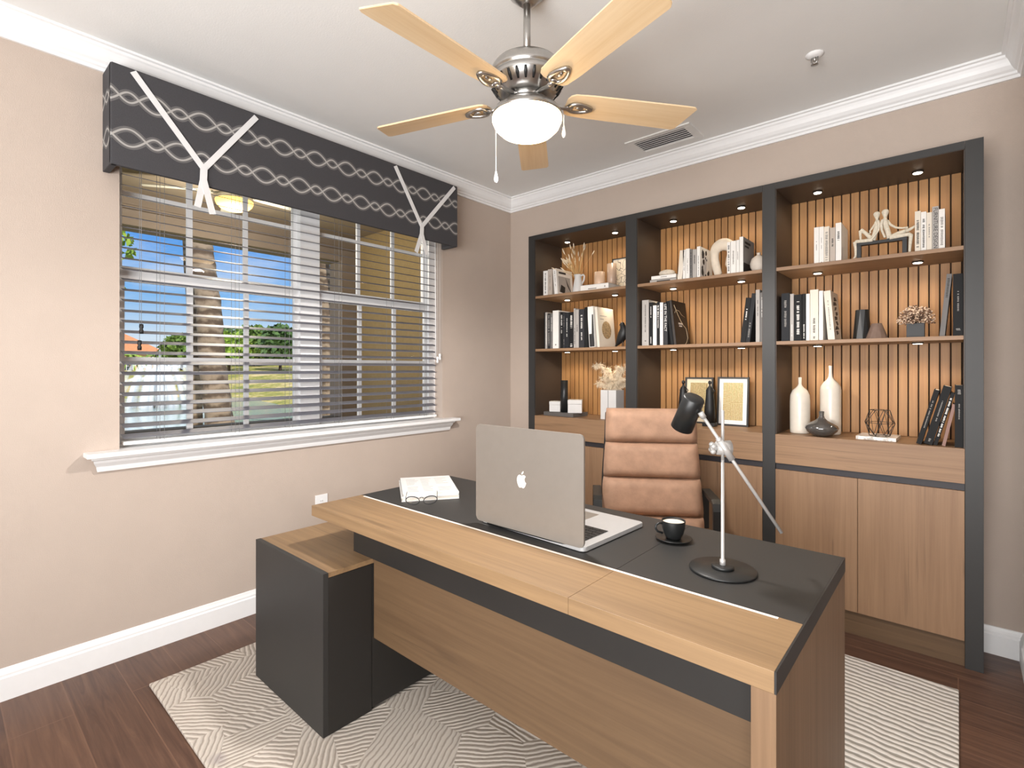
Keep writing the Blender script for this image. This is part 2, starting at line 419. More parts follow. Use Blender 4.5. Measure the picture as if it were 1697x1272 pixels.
# ================================================================ CEILING FAN
FX, FY = -1.197, 1.45
mBlade = wood('maple_blade', '#d6b88e', '#e4cba6', 'x', fine=60, long=3, knots=.1, rough=.45)
def make_fan(name, label, loc, bm, metal, lamp, r1, angs, detail):
    fan = thing(name, label, 'ceiling fan', loc)
    zt = ZC - loc[2]
    MB().lathe([(0, zt), (.07, zt), (.068, zt-.02), (.03, zt-.055), (.014, zt-.06)], n=28).build('canopy', metal, fan)
    MB().tube([(0, 0, .14), (0, 0, zt-.03)], .0135, 16).build('downrod', metal, fan)
    if detail:
        MB().lathe([(.020, .178), (.034, .174), (.036, .156), (.030, .143)], n=28).build('yoke_cover', metal, fan)
    mh = MB().lathe([(.0, .145), (.05, .145), (.088, .139), (.117, .125), (.133, .104), (.1385, .087), (.1385, .077), (.135, .075), (.135, .069), (.1375, .067), (.131, .050), (.114, .028), (.097, .012), (.086, .005), (0, .005)], n=56).build('motor_housing', metal, fan)
    if detail:
        for k in range(26):
            a = 2*PI*k/26 + .05
            rz = Matrix.Rotation(a, 4, 'Z')
            m = MB(); pts = [(.1322+.0015, .052), (.1215+.0015, .036), (.108+.0015, .021)]
            m.tube([(p[0], 0, p[1]) for p in pts], [.004, .006, .0035], 8, flat=.5)
            for vx in m.bm.verts: vx.co = rz @ vx.co
            m.build('vent_slot', mBlack, mh)
    MB().lathe([(0, .0055), (.066, .0055), (.066, .001), (.058, -.001), (.062, -.004), (.064, -.012), (.070, -.02), (0, -.02)], n=40).build('switch_housing', metal, fan)
    MB().lathe([(.07, -.012), (.092, -.02), (.118, -.040), (.128, -.058), (.130, -.068), (.122, -.068), (0, -.05)], n=48).build('light_fitter', metal, fan)
    MB().lathe([(.128, -.068), (.128, -.080), (.118, -.102), (.097, -.122), (.066, -.135), (.03, -.141), (0, -.142)], n=48).build('light_bowl', lamp, fan, smooth=True)
    for a in angs:
        Mz = Matrix.Rotation(R(a), 4, 'Z')
        # blade
        out = [(.150, -.030), (.158, -.047), (.175, -.056), (.24, -.060), (r1-.05, -.067), (r1-.012, -.067), (r1, -.058)]
        outline = out + [(x-(.03 if x > r1-.02 else 0), -y) for x, y in out[::-1]]
        pitch = Matrix.Rotation(R(-11), 4, 'X')
        b = MB().prism(outline, 'z', -.003, .003, .001, M=pitch)
        for vx in b.bm.verts: vx.co = Mz @ vx.co
        # grain should follow each blade: keep mesh unrotated and turn the object
        o = b.build('fan_blade', bm, fan)
        o.data.transform(Mz.inverted()); o.rotation_euler = (0, 0, R(a))
        ir = MB()
        ir.tube([(.058, 0, -.004), (.09, 0, -.006), (.135, .002, -.013), (.165, 0, -.013)], [.008, .0075, .0075, .009], 10)
        lp = [(.205+.045*math.cos(q*PI/10), .026*math.sin(q*PI/10)*(1-.35*math.cos(q*PI/10)), -.0095-.0*q) for q in range(20)]
        ir.tube(lp, .0075, 8, closed=True)
        ir.ico((.242, 0, -.010), .012, 2, (1.2, 1.5, .6)).ico((.168, 0, -.011), .012, 2, (1, 1.1, .7)).ico((.205, 0, -.009), .011, 2, (1.5, .7, .5))
        o = ir.build('blade_iron', metal, fan); o.rotation_euler = (0, 0, R(a))
    return fan
mLamp = emit('lit_frosted_bowl', '#ffd9a4', 18)
fan = make_fan('ceiling_fan', 'brushed nickel ceiling fan with five maple blades and a lit bowl in the room', (FX, FY, 2.29), mBlade, mChrome, mLamp, .665, (54, 126, 198, 270, 342), True)
for (dx, dy, z0, z1) in ((-.087, -.075, -.05, -.262), (.106, .085, -.05, -.10)):
    ch = MB().tube([(dx*.8, dy*.8, -.048), (dx, dy, -.06), (dx, dy, z1)], .0016, 6).build('pull_chain', mTrim, fan)
    MB().lathe([(0, 0), (.003, -.002), (.0045, -.012), (.0075, -.026), (.0072, -.034), (.004, -.042), (0, -.043)], (dx, dy, z1), 14).build('pull_knob', mTrim, ch)

# ================================================================ OUTSIDE
mStucco = mat('tan_stucco', '#a38c62', .9, var=.06, vscale=25, bump=.6, bscale=120)
mPorchC = mat('taupe_porch_ceiling', '#a39480', .9, var=.03, vscale=4)
mBeam = mat('taupe_porch_beam', '#8d8073', .9, var=.05, vscale=4)
mKnee = mat('grey_porch_wall', '#5d5a52', .9, var=.08, vscale=6)
po = thing('porch', 'covered porch with taupe ceiling, beam and tan stucco wall outside the window', 'porch', (-4.0, 1.8, 0))
def O(mb, name, m, parent):
    for vtx in mb.bm.verts: vtx.co -= Vector(parent.location)
    return mb.build(name, m, parent)
O(MB().box(-5.4, XL-.17, -3.6, 3.5, -.16, -.04), 'porch_slab', mKnee, po)
O(MB().box(-5.4, XL-.17, -3.6, 3.5, 2.72, 2.82), 'porch_ceiling', mPorchC, po)
O(MB().box(-5.25, -5.0, -3.6, 3.4, 2.45, 2.72).box(-5.29, -4.96, -3.6, 3.4, 2.575, 2.60), 'porch_beam', mBeam, po)
O(MB().box(-5.0, XL-.17, 3.085, 3.3, -.04, 2.72), 'stucco_wall', mStucco, po)
O(MB().box(-5.22, -4.98, 2.905, 3.3, -.04, 2.46), 'porch_column', mBeam, po)
O(MB().box(-5.15, -5.03, -3.6, 2.91, -.04, .765).box(-5.18, -5.0, -3.6, 2.91, .765, .785), 'knee_wall', mKnee, po)
mBladeW = mat('white_fan_blade', '#cfcabb', .6, var=.02)
mLampP = emit('amber_porch_bowl', '#ffc96a', 2.2)
pf = make_fan('porch_fan', 'white ceiling fan with a glowing amber bowl under the porch roof', (-4.08, 1.50, 2.62), mBladeW, mBladeW, mLampP, .62, (20, 92, 164, 236, 308), False)

# ground, pond, far bank
def grass(name, stops, sc):
    t = NT(name); v = t.coords(); f = t.math('ADD', t.math('MULTIPLY', t.noise(v, sc, 5, .6), .6), t.math('MULTIPLY', t.noise(v, sc*9, 3), .4))
    t.link(t.ramp(f, stops), t.b.inputs['Base Color']); t.b.inputs['Roughness'].default_value = .95; return t.m
mLawn = grass('sunny_lawn', [(.38, '#66762c'), (.5, '#a59c50'), (.58, '#cdb98a')], .3)
mBank = grass('dry_bank', [(.35, '#97915a'), (.5, '#b9a678'), (.65, '#c9b48c')], .12)
t = NT('pond_water'); v = t.coords((1, 1, 1))
t.b.inputs['Base Color'].default_value = lin('#a9bcb6'); t.b.inputs['Roughness'].default_value = .12
t.bump(t.noise(v, 1.4, 4), .25, .08); mWater = t.m
def terrain():
    m = MB(); b = bmesh.new(); nx, ny = 50, 60; g_ = []
    for i in range(nx+1):
        X = -5.3 - (130)*(i/nx)**1.4; row = []
        for j in range(ny+1):
            Y = -50 + 150*j/ny
            dist = -X*.62 + Y*.78      # runs along the line of sight through the window
            d_ = math.hypot(X, Y)
            z = -1.25
            if d_ > 44: z += min((d_-44)/40, 1)*2.2
            elif d_ < 16: z += (16-d_)/16*1.0
            # right bank
            side = Y - (.22*(-X) + 4.5)
            if side > 1.2: z += min((side-1.2)/6, 1)*.9
            row.append(b.verts.new((X, Y, z + random.uniform(-.03, .03))))
        g_.append(row)
    for i in range(nx):
        for j in range(ny): b.faces.new((g_[i][j], g_[i+1][j], g_[i+1][j+1], g_[i][j+1]))
    m.merge(b); return m
lw = terrain().build('lawn', mLawn, smooth=True); struct(lw)
pond = thing('pond', 'pale pond with a fountain beyond the porch', 'pond', (-30, 8, -1.0))
MB().box(-20, 14.5, -40, 45, -.05, 0).build('water_surface', mWater, pond)
t = NT('fountain_spray'); out = [n for n in t.n if n.type == 'OUTPUT_MATERIAL'][0]
tr = t.add('ShaderNodeBsdfTransparent'); df = t.add('ShaderNodeBsdfDiffuse'); mx = t.add('ShaderNodeMixShader')
df.inputs[0].default_value = (.95, .97, 1, 1); mx.inputs[0].default_value = .20
t.link(tr.outputs[0], mx.inputs[1]); t.link(df.outputs[0], mx.inputs[2]); t.link(mx.outputs[0], out.inputs[0]); mSpray = t.m
fo = thing('fountain', 'white fountain spraying arcs of water from the pond', 'fountain', (-35.4, 8.9, -1.0))
m = MB().tube([(0, 0, 0), (0, 0, 3.4)], [.22, .05], 8).build('water_jet', mSpray, fo)
m = MB()
for k in range(60):
    a = 2*PI*k/60; rr = random.uniform(.8, 2.5); hh = random.uniform(1.6, 2.9)
    m.tube([(math.cos(a)*rr*q/8, math.sin(a)*rr*q/8, hh*4*(q/8)*(1-q/8)*(1 if q < 8 else 0)+.02) for q in range(9)], [.03+.014*q for q in range(9)], 5)
m.build('water_arcs', mSpray, fo)
m = MB().lathe([(.35, -.03), (.35, .12), (.1, .2), (0, .2)], n=16).build('nozzle_float', mKnee, fo)

# trunks
def bark(name, a, b):
    t = NT(name); v = t.coords((1, 1, 1)); w_ = t.add('ShaderNodeTexWave'); w_.bands_direction = 'Z'
    w_.inputs['Scale'].default_value = 1.6; w_.inputs['Distortion'].default_value = 5; w_.inputs['Detail'].default_value = 3; w_.inputs['Detail Scale'].default_value = 2
    t.link(v, w_.inputs['Vector']); n_ = t.noise(v, 14, 4)
    f = t.math('ADD', t.math('MULTIPLY', w_.outputs['Fac'], .5), t.math('MULTIPLY', n_, .5))
    t.link(t.ramp(f, [(.3, a), (.7, b)]), t.b.inputs['Base Color']); t.b.inputs['Roughness'].default_value = .95
    t.bump(f, .5, .03); return t.m
mBark = bark('palm_bark', '#5a4a3c', '#94826e')
def leafmat(name, a, b):
    t = NT(name); v = t.coords(); f = t.noise(v, 2.5, 4)
    t.link(t.ramp(f, [(.35, a), (.65, b)]), t.b.inputs['Base Color']); t.b.inputs['Roughness'].default_value = .7; return t.m
mLeafA = leafmat('bright_leaves', '#62862a', '#a3bb4a'); mLeafB = leafmat('green_leaves', '#3e6124', '#7a9440'); mLeafD = leafmat('dark_leaves', '#2c4a22', '#55733a')
mTrunk = mat('tree_trunk', '#5d4a3a', .9, var=.2, vscale=4)
def palm(label, pts, r0, r1, crown=True, cr=2.2, leaf=None):
    base = Vector(pts[0]); o = thing('palm_tree', label, 'palm tree', base)
    n_ = len(pts); P = [tuple(Vector(p)-base) for p in pts]
    fine = []
    for a, b in zip(P, P[1:]):
        for q in range(6): fine.append(tuple(Vector(a).lerp(Vector(b), q/6)))
    fine.append(P[-1]); k = len(fine)
    rs = [(r0+(r1-r0)*i/(k-1))*(1+.05*math.sin(i*2.4)) for i in range(k)]
    MB().tube(fine, rs, 14).build('trunk', mBark, o)
    if crown:
        m = MB(); top = Vector(P[-1])
        for q in range(16):
            a = q*2.4; el = random.uniform(-.5, .9); L = cr*random.uniform(.8, 1.1)
            prev = top
            for s_ in range(1, 8):
                tt = s_/7; cur = top + Vector((math.cos(a)*L*tt, math.sin(a)*L*tt, L*(el*tt-.75*tt*tt)))
                sd = Vector((-math.sin(a), math.cos(a), 0))*cr*.11*(1-tt*.8); dn = Vector((0, 0, -cr*.06))
                m.quad(prev, cur, cur+sd+dn, prev+sd*1.1+dn); m.quad(prev, cur, cur-sd+dn, prev-sd*1.1+dn); prev = cur
        m.build('fronds', leaf or mLeafB, o)
    return o
palm('thick leaning palm trunk close to the porch, seen through the left sash', [(-9.25, 3.20, -1.1), (-9.27, 3.178, .39), (-9.362, 3.098, 1.40), (-9.408, 3.058, 2.31), (-9.47, 3.00, 3.01), (-9.53, 2.95, 3.6), (-9.62, 2.88, 6.6)], .225, .155)
palm('second palm trunk beside the porch column, seen through the right sash', [(-12.02, 6.74, -1.2), (-12.07, 6.71, .84), (-12.15, 6.64, 2.69), (-12.20, 6.595, 4.07), (-12.27, 6.54, 7.0)], .22, .14)
palm('slim palm trunk partly hidden behind the thick leaning palm', [(-13.0, 4.0, -1.2), (-12.9, 3.95, .8), (-12.5, 3.66, 4.04), (-12.3, 3.6, 7.2)], .12, .10)
def foliage(m, c, rad, n, sz):
    for _ in range(n):
        while True:
            p = Vector((random.uniform(-1, 1), random.uniform(-1, 1), random.uniform(-1, 1)))
            if .35 < p.length < 1: break
        p = Vector((c[0]+p.x*rad[0], c[1]+p.y*rad[1], c[2]+p.z*rad[2]))
        a = Vector((random.gauss(0, 1), random.gauss(0, 1), random.gauss(0, 1))).normalized(); b = a.orthogonal().normalized()
        s_ = sz*random.uniform(.6, 1.3); m.quad(p-a*s_, p-b*s_*.6, p+a*s_, p+b*s_*.6)
def tree(label, x, y, zt, w_, leaf, zb=.2, sz=.45, n=900, cat='tree'):
    o = thing('tree', label, cat, (x, y, zb))
    h = zt-zb; MB().tube([(0, 0, -.6), (.1, .05, h*.3), (0, 0, h*.6)], [.22, .16, .1], 8).build('trunk', mTrunk, o)
    m = MB()
    foliage(m, (0, 0, h*.62), (w_*.5, w_*.5, h*.38), n, sz)
    foliage(m, (w_*.22, -w_*.1, h*.5), (w_*.33, w_*.33, h*.26), n//3, sz); foliage(m, (-w_*.25, w_*.1, h*.48), (w_*.32, w_*.32, h*.25), n//3, sz)
    m.build('crown', leaf, o); return o
# direction helper values worked out on the ground plane: distances 55 to 90 m
tree('bright green round tree on the far bank left of the thick palm', -86.0, 24.3, 6.2, 5.5, mLeafB, .6)
tree('pale green round tree on the far bank just right of the thick palm', -66.0, 23.6, 5.6, 4.6, mLeafA, .6)
tree('large green tree on the far bank in the middle of the left sash', -74.0, 29.6, 7.4, 5.2, mLeafB, .6)
tree('broad dark tree on the far bank beside the window mullion', -63.0, 28.4, 6.6, 5.0, mLeafD, .6)
tree('low yellow green tree under the red roof right of centre', -77.0, 36.3, 6.3, 8.0, mLeafA, .6)
tree('tall dark tree rising behind the thick palm trunk', -80.0, 27.6, 7.4, 4.5, mLeafD, .6)
tree('sunlit tree between the mullion and the porch column', -44.0, 25.2, 6.8, 4.5, mLeafA, 0, .3)
palm('fan palm at the far left of the view beneath the red roof', [(-92.0, 19.5, .3), (-92, 19.5, 3.2)], .25, .2, True, 2.6, mLeafA)
palm('fan palm beside the fountain jet on the far bank', [(-90.0, 22.4, .3), (-90, 22.4, 3.3)], .25, .2, True, 2.3, mLeafB)
palm('tall feather palm above the trees in the left sash', [(-78.0, 29.9, .3), (-78, 29.9, 6.6)], .2, .16, True, 2.6, mLeafD)
# near branch at the left edge of the window
br_ = thing('leafy_branch', 'sunlit leafy branch at the upper left corner of the window view', 'branch', (-11.4, 1.5, 3.4))
MB().tube([(0, -1.4, -.3), (.05, -.4, .0), (.1, .55, .15)], [.05, .03, .012], 6).build('twig', mTrunk, br_)
m = MB(); foliage(m, (.1, .45, .12), (.35, .55, .35), 170, .075); foliage(m, (0, -.5, .1), (.5, .7, .5), 150, .075); foliage(m, (.1, .5, -.6), (.2, .3, .22), 30, .06)
m.build('leaves', mLeafA, br_)
mRoof = mat('terracotta_roof', '#c9855c', .9, var=.12, vscale=3); mHouse = mat('cream_house_wall', '#d2b994', .9, var=.04); mDarkW = mat('house_window_glass', '#3d4a52', .2, var=.1)
def house(label, x, y, rz, w_, d_, h, rh, wins):
    o = thing('house', label, 'house', (x, y, .3), R(rz))
    MB().box(-w_/2, w_/2, -d_/2, d_/2, -1, h).build('house_walls', mHouse, o)
    e = .8; b = bmesh.new(); A = [b.verts.new(p) for p in ((-w_/2-e, -d_/2-e, h), (w_/2+e, -d_/2-e, h), (w_/2+e, d_/2+e, h), (-w_/2-e, d_/2+e, h))]
    T = [b.verts.new(p) for p in ((-w_/4, 0, h+rh), (w_/4, 0, h+rh))]
    b.faces.new(A[::-1]); b.faces.new((A[0], A[1], T[1], T[0])); b.faces.new((A[1], A[2], T[1])); b.faces.new((A[2], A[3], T[0], T[1])); b.faces.new((A[3], A[0], T[0]))
    m = MB(); m.merge(b); m.build('roof', mRoof, o)
    for (wx, wz, ww, wh) in wins:
        fr = MB().box(wx-ww/2-.1, wx+ww/2+.1, -d_/2-.06, -d_/2, wz-.1, wz+wh+.1).build('house_window', mTrim, o)
        MB().box(wx-ww/2, wx-.04, -d_/2-.1, -d_/2-.05, wz, wz+wh/2-.04).box(wx+.04, wx+ww/2, -d_/2-.1, -d_/2-.05, wz, wz+wh/2-.04).box(wx-ww/2, wx-.04, -d_/2-.1, -d_/2-.05, wz+wh/2+.04, wz+wh).box(wx+.04, wx+ww/2, -d_/2-.1, -d_/2-.05, wz+wh/2+.04, wz+wh).build('window_glass', mDarkW, fr)
W4 = [(-6, .6, 1.6, 1.6), (-2, .6, 1.6, 1.6), (2, .6, 1.6, 1.6), (6, .6, 1.6, 1.6)]
house('large house with terracotta roof at the far left across the pond', -112, 17.0, 78, 22, 12, 3.6, 3.6, W4)
house('low cream house behind the trees left of the mullion', -96, 43.5, 62, 24, 10, 3.2, 3.6, W4)
house('cream house with a white framed window behind the second palm', -72, 47.5, 56, 16, 10, 3.2, 2.6, W4)
# ================================================================ RUG
t = NT('carved_grey_rug'); v = t.coords()
vo = t.add('ShaderNodeTexVoronoi'); vo.inputs['Scale'].default_value = 4.2; vo.inputs['Randomness'].default_value = .75
sp = t.add('ShaderNodeSeparateXYZ'); t.link(v, sp.inputs[0])
cz = t.add('ShaderNodeCombineXYZ'); t.link(sp.outputs[0], cz.inputs[0]); t.link(sp.outputs[1], cz.inputs[1]); t.link(cz.outputs[0], vo.inputs['Vector'])
sc_ = t.add('ShaderNodeSeparateColor'); t.link(vo.outputs['Color'], sc_.inputs[0])
right = t.math('GREATER_THAN', sp.outputs[0], .45)
ang = t.math('MULTIPLY', sc_.outputs[0], 6.28)
ang = t.math('ADD', t.math('MULTIPLY', ang, t.math('SUBTRACT', 1, right)), t.math('MULTIPLY', right, 1.50))
wob = t.math('MULTIPLY', t.noise(v, 9, 3), .035)
pr_ = t.math('ADD', t.math('ADD', t.math('MULTIPLY', sp.outputs[0], t.math('COSINE', ang)), t.math('MULTIPLY', sp.outputs[1], t.math('SINE', ang))), wob)
freq = t.math('ADD', 330, t.math('MULTIPLY', right, -120))
st = t.math('ADD', t.math('MULTIPLY', t.math('SINE', t.math('MULTIPLY', pr_, freq)), .5), .5)
pat = t.noise(v, 7, 3); fib = t.noise(v, 350, 2)
c1 = t.ramp(st, [(.05, '#9b9085'), (.4, '#c7beb3')]); 
c2 = t.ramp(st, [(.25, '#8f8b83'), (.55, '#e0dcd6')])
col = t.mix(right, c1, c2)
blot = t.ramp(t.noise(v, 5.5, 2), [(.66, (0, 0, 0, 1)), (.74, (.5, .5, .5, 1))])
col = t.mix(blot, col, '#8f8488')
col = t.mix(t.math('MULTIPLY', fib, .25), col, '#b9b0a6')
t.link(col, t.b.inputs['Base Color']); t.b.inputs['Roughness'].default_value = .95
t.bump(t.math('ADD', st, t.math('MULTIPLY', fib, .4)), .45, .006); mRug = t.m
rug = MB().box(-1.245, 1.245, -1.065, 1.065, 0, .012, .004).build('rug', mRug, loc=(-1.243, 1.653, .0))
tag(rug, 'large pale grey carved rug on the dark floor under the desk', 'rug')

# ================================================================ DESK
ZR = .012
DX0, DX1, DY0, DY1, DT = -1.953, -.247, 1.008, 1.752, .75
desk = thing('executive_desk', 'large oak and charcoal executive desk in the foreground', 'desk', ((DX0+DX1)/2, (DY0+DY1)/2, ZR))
def D(mb, name, m, parent=None):
    for vx in mb.bm.verts: vx.co -= Vector(desk.location)
    return mb.build(name, m, parent or desk)
SM, YI = -.704, 1.236
zb = DT-.041
D(MB().box(DX0, SM-.0004, DY0, YI, zb, DT, .0008), 'oak_top_panel', mDeskX)
D(MB().box(SM+.0004, DX1-.004, DY0, YI, zb, DT, .0008), 'oak_top_panel', mDeskX)
D(MB().box(DX0, SM-.0004, YI+.0005, DY1, zb, DT, .0008), 'charcoal_top_panel', mChar)
D(MB().box(SM+.0004, DX1-.004, YI+.0005, DY1, zb, DT, .0008), 'charcoal_top_panel', mChar)
D(MB().box(DX1-.0038, DX1, DY0-.0005, DY1+.0005, zb, DT+.0002), 'edge_band', mChar)
D(MB().box(-1.925, -.298, YI-.011, YI-.002, DT-.004, DT+.0006), 'inlay_strip', mat('white_inlay', '#efe9e2', .35))
D(MB().box(-1.786, -.292, 1.095, 1.125, .5832, zb), 'recess_beam', mCharD)
D(MB().box(-1.656, -.292, 1.1005, 1.120, .285, .583), 'modesty_panel', mOakShadeX)
D(MB().box(-.291, DX1-.001, DY0+.001, DY1-.001, ZR, zb-.0005), 'side_panel', mPanelZ)
# ================================================================ LOW CABINET under the left end
cab = thing('low_cabinet', 'charcoal low cabinet with an oak top under the left end of the desk', 'cabinet', (-1.94, 1.25, ZR))
def K(mb, name, m, parent=None):
    for vx in mb.bm.verts: vx.co -= Vector(cab.location)
    return mb.build(name, m, parent or cab)
CX0, CX1, CY0, CY1, CZ = -2.215, -1.659, .898, 1.70, .583
K(MB().box(CX0, CX1, CY0, CY0+.02, ZR+.002, CZ+.001, .001), 'end_panel', mChar)
K(MB().box(CX0, CX0+.018, CY0+.02, CY1, ZR+.002, CZ-.018), 'side_panel', mCharD)
K(MB().box(CX0, CX1-.002, CY0+.0202, CY1, CZ-.0178, CZ, .0008), 'oak_top', mDeskX)
K(MB().box(CX1-.02, CX1, CY0+.02, 1.0925, ZR+.002, CZ-.019), 'cabinet_door', mCharD)
K(MB().box(CX1-.02, CX1, 1.0945, 1.40, ZR+.012, CZ-.019), 'cabinet_door', mCharD)
K(MB().box(CX1-.02, CX1, 1.402, CY1, ZR+.012, CZ-.019), 'cabinet_door', mCharD)
K(MB().box(CX0+.02, CX1-.021, CY1-.02, CY1-.001, ZR+.002, CZ-.02), 'back_panel', mCharD)
K(MB().box(CX0+.02, CX1-.022, CY0+.022, CY1-.022, ZR+.001, ZR+.03), 'plinth', mBlack)

# ================================================================ LAPTOP
lp = thing('laptop', 'open silver laptop with an apple emblem on its lid, on the desk', 'laptop', (-1.061, 1.289, DT+.0005))
hw = .224
def rrect(x0, x1, y0, y1, r, n=6):
    pts = []
    for cx_, cy_, a0 in ((x1-r, y1-r, 0), (x0+r, y1-r, 90), (x0+r, y0+r, 180), (x1-r, y0+r, 270)):
        for k in range(n+1):
            a = R(a0+90*k/n); pts.append((cx_+r*math.cos(a), cy_+r*math.sin(a)))
    return pts
base_M = Matrix.Rotation(R(-2.5), 4, 'Z')
bs = MB().prism(rrect(-hw, hw, 0, .355, .014), 'z', .002, .015, .0015).build('laptop_base', mAluL, lp); bs.data.transform(base_M)
lid = MB().prism(rrect(-hw-.006, hw, .012, .352, .016), 'y', -.010, -.003, .0012).build('laptop_lid', mAlu, lp)
MB().prism(rrect(-hw+.006, hw-.010, .03, .342, .004), 'y', -.0032, -.0022).build('screen', mat('dark_screen', '#0d0d10', .15), lid)
hg = MB().tube([(-hw*.8, -.001, .011), (hw*.8, -.001, .011)], .006, 12).build('hinge', mBlack, lp)
kb = MB().prism(rrect(-hw+.032, hw-.032, .055, .185, .004), 'z', .0150, .0153).build('keyboard', mat('keyboard_well', '#8f8f90', .4, .3), bs); kb.data.transform(base_M)
km = mat('black_keys', '#1a1a1b', .5); kk = MB()
for r_ in range(6):
    y0 = .058 + r_*.0213; n_ = 14; wd_ = (2*hw-.068)/n_
    k = 0
    while k < n_:
        span = 5 if (r_ == 5 and k == 4) else 1
        kk.box(-hw+.034+k*wd_+.001, -hw+.034+(k+span)*wd_-.001, y0, y0+.018, .0152, .0168); k += span
o = kk.build('keys', km, kb); o.data.transform(base_M)
tp = MB().prism(rrect(-.06, .06, .21, .325, .004), 'z', .0150, .0152).build('trackpad', mAlu, bs); tp.data.transform(base_M)
ap = [(0, .60), (.12, .65), (.27, .69), (.40, .66), (.53, .56), (.45, .49), (.385, .38), (.37, .25), (.40, .13), (.48, .02), (.57, -.03), (.53, -.17), (.46, -.32), (.36, -.47), (.26, -.55), (.15, -.55), (.06, -.51), (-.02, -.50), (-.10, -.53), (-.20, -.56), (-.30, -.52), (-.42, -.36), (-.52, -.14), (-.57, .08), (-.56, .30), (-.48, .50), (-.36, .63), (-.22, .67), (-.10, .63)]
lf = [(0.0, .72), (.01, .84), (.08, .96), (.17, 1.03), (.24, 1.06), (.25, .96), (.20, .85), (.12, .76)]
sc2 = .0345
em = MB(); zc_ = .176; x_ = -.018
for pts in (ap, lf): em.prism([(x_+p[0]*sc2, zc_+p[1]*sc2) for p in pts], 'y', -.0106, -.0098)
em.build('apple_emblem', mat('white_emblem', '#e8e5df', .3), lid)

# ================================================================ BOOKS + GLASSES on the desk
def open_pages(o): pass
flat_M = Matrix.Rotation(R(55.5), 4, 'Z')
mBrochure = mat('white_brochure', '#cfcecc', .7, var=.01)
bkA = thing('book', 'lower white book of the two lying on the desk left of the laptop', 'book', (-1.716, 1.272, DT), R(55.5), 'white books lying on the desk')
MB().box(0, .238, .008, .355, 0, .002).box(0, .238, .008, .355, .0145, .0165).box(.236, .238, .008, .355, 0, .0165).build('cover', mBrochure, bkA)
MB().box(.004, .2355, .011, .352, .002, .0145).build('pages', mPage, bkA)
bkB = thing('book', 'upper white brochure with faint print lying on the other book left of the laptop', 'book', (-1.716, 1.272, DT+.0167), R(55.5), 'white books lying on the desk')
MB().box(.006, .240, .022, .350, 0, .0015).box(.006, .240, .022, .350, .0095, .011).box(.2385, .240, .022, .35, 0, .011).build('cover', mBrochure, bkB)
MB().box(.010, .238, .025, .347, .0015, .0095).build('pages', mPage, bkB)
m = MB()
for i in range(10):
    y = .06 + i*.026
    for j in range(3):
        if random.random() < .8: m.box(.03+j*.065, .03+j*.065+random.uniform(.03, .058), y, y+.006, .011, .0113)
m.build('cover_print', mat('faint_print', '#aaa6a1', .7), bkB)
gl = thing('eyeglasses', 'thin black framed eyeglasses resting on the white books on the desk', 'glasses', (-1.664, 1.250, DT+.0012), R(50))
m = MB()
def rim(cx_, flip): return [(cx_+.027*math.cos(q*PI/10)*(1.0), .006*math.sin(q*PI/10), .019+.0145*math.sin(q*PI/10)-(.003*math.cos(q*PI/10)*flip)) for q in range(20)]
m.tube(rim(.030, 1), .0021, 6, closed=True).tube(rim(.100, -1), .0021, 6, closed=True)
m.tube([(.056, 0, .026), (.062, 0, .030), (.068, 0, .030), (.074, 0, .026)], .0014, 6)
m.build('glasses_frame', mBlack, gl)
for cx_ in (.030, .100): MB().prism([(cx_+.026*math.cos(q*PI/8), .019+.0135*math.sin(q*PI/8)) for q in range(16)], 'y', -.0004, .0004).build('lens', glass('spectacle_lens_%d' % int(cx_*1000), refl=.10), gl)
for cx_, s_ in ((.003, -1), (.127, 1)): MB().tube([(cx_, 0, .026), (cx_+.001*s_, .03, .0275), (cx_+.001*s_, .10, .0275), (cx_, .125, .0255)], .0012, 6).build('temple_arm', mBlack, gl)

# ================================================================ CUP + SAUCER
sa = MB().lathe([(0, 0), (.034, 0), (.040, .003), (.056, .0075), (.0575, .009), (.055, .0095), (.038, .006), (.030, .0055), (0, .0055)], n=40).build('saucer', mBlackS, loc=(-.686, 1.568, DT+.0003))
tag(sa, 'black saucer under the black coffee cup on the desk', 'saucer')
cu = thing('coffee_cup', 'black cup of foamy coffee standing on a saucer on the desk', 'cup', (-.686, 1.568, DT+.0062))
MB().lathe([(0, 0), (.021, 0), (.024, .004), (.031, .018), (.0355, .036), (.037, .056), (.0368, .058), (.0352, .057), (.0335, .046), (0, .045)], n=40, cap=False).build('cup_body', mBlackS, cu)
MB().tube([(-.026, -.022, .048), (-.034, -.030, .049), (-.041, -.037, .044), (-.043, -.039, .033), (-.038, -.034, .022), (-.026, -.023, .017)], .0035, 8).build('handle', mBlackS, cu)
MB().lathe([(0, .0515), (.0345, .0515)], n=36, cap=False).build('coffee_foam', mat('coffee_foam', '#e9d8c4', .6, var=.12, vscale=60), cu)

# ================================================================ DESK LAMP
la = thing('desk_lamp', 'black and steel articulated desk lamp standing on the right of the desk', 'lamp', (-.482, 1.42, DT+.0003))
MB().lathe([(0, 0), (.084, 0), (.086, .002), (.086, .005), (.084, .007), (0, .007)], n=56).build('lamp_base', mBlackS, la)
MB().lathe([(.029, .007), (.029, .014), (.027, .0155), (0, .0155)], n=36).build('base_collar', mBlackS, la)
MB().lathe([(.0075, .0155), (.0075, .03), (.0045, .032), (.0042, .30)], n=16).lathe([(.0042, .30), (.0042, .434), (.003, .436), (0, .436)], n=16).build('pole', mClear, la)
jz = .333
dirv = Vector((.1634, .143, -.322)).normalized()     # arm direction, down to the far right
off = Vector((.010, -.012, 0))                       # arm passes in front of the pole
J = Vector((0, 0, jz)) + off
MB().tube([J - dirv*.113, J + dirv*.272], .0046, 12).build('arm', mClear, la)
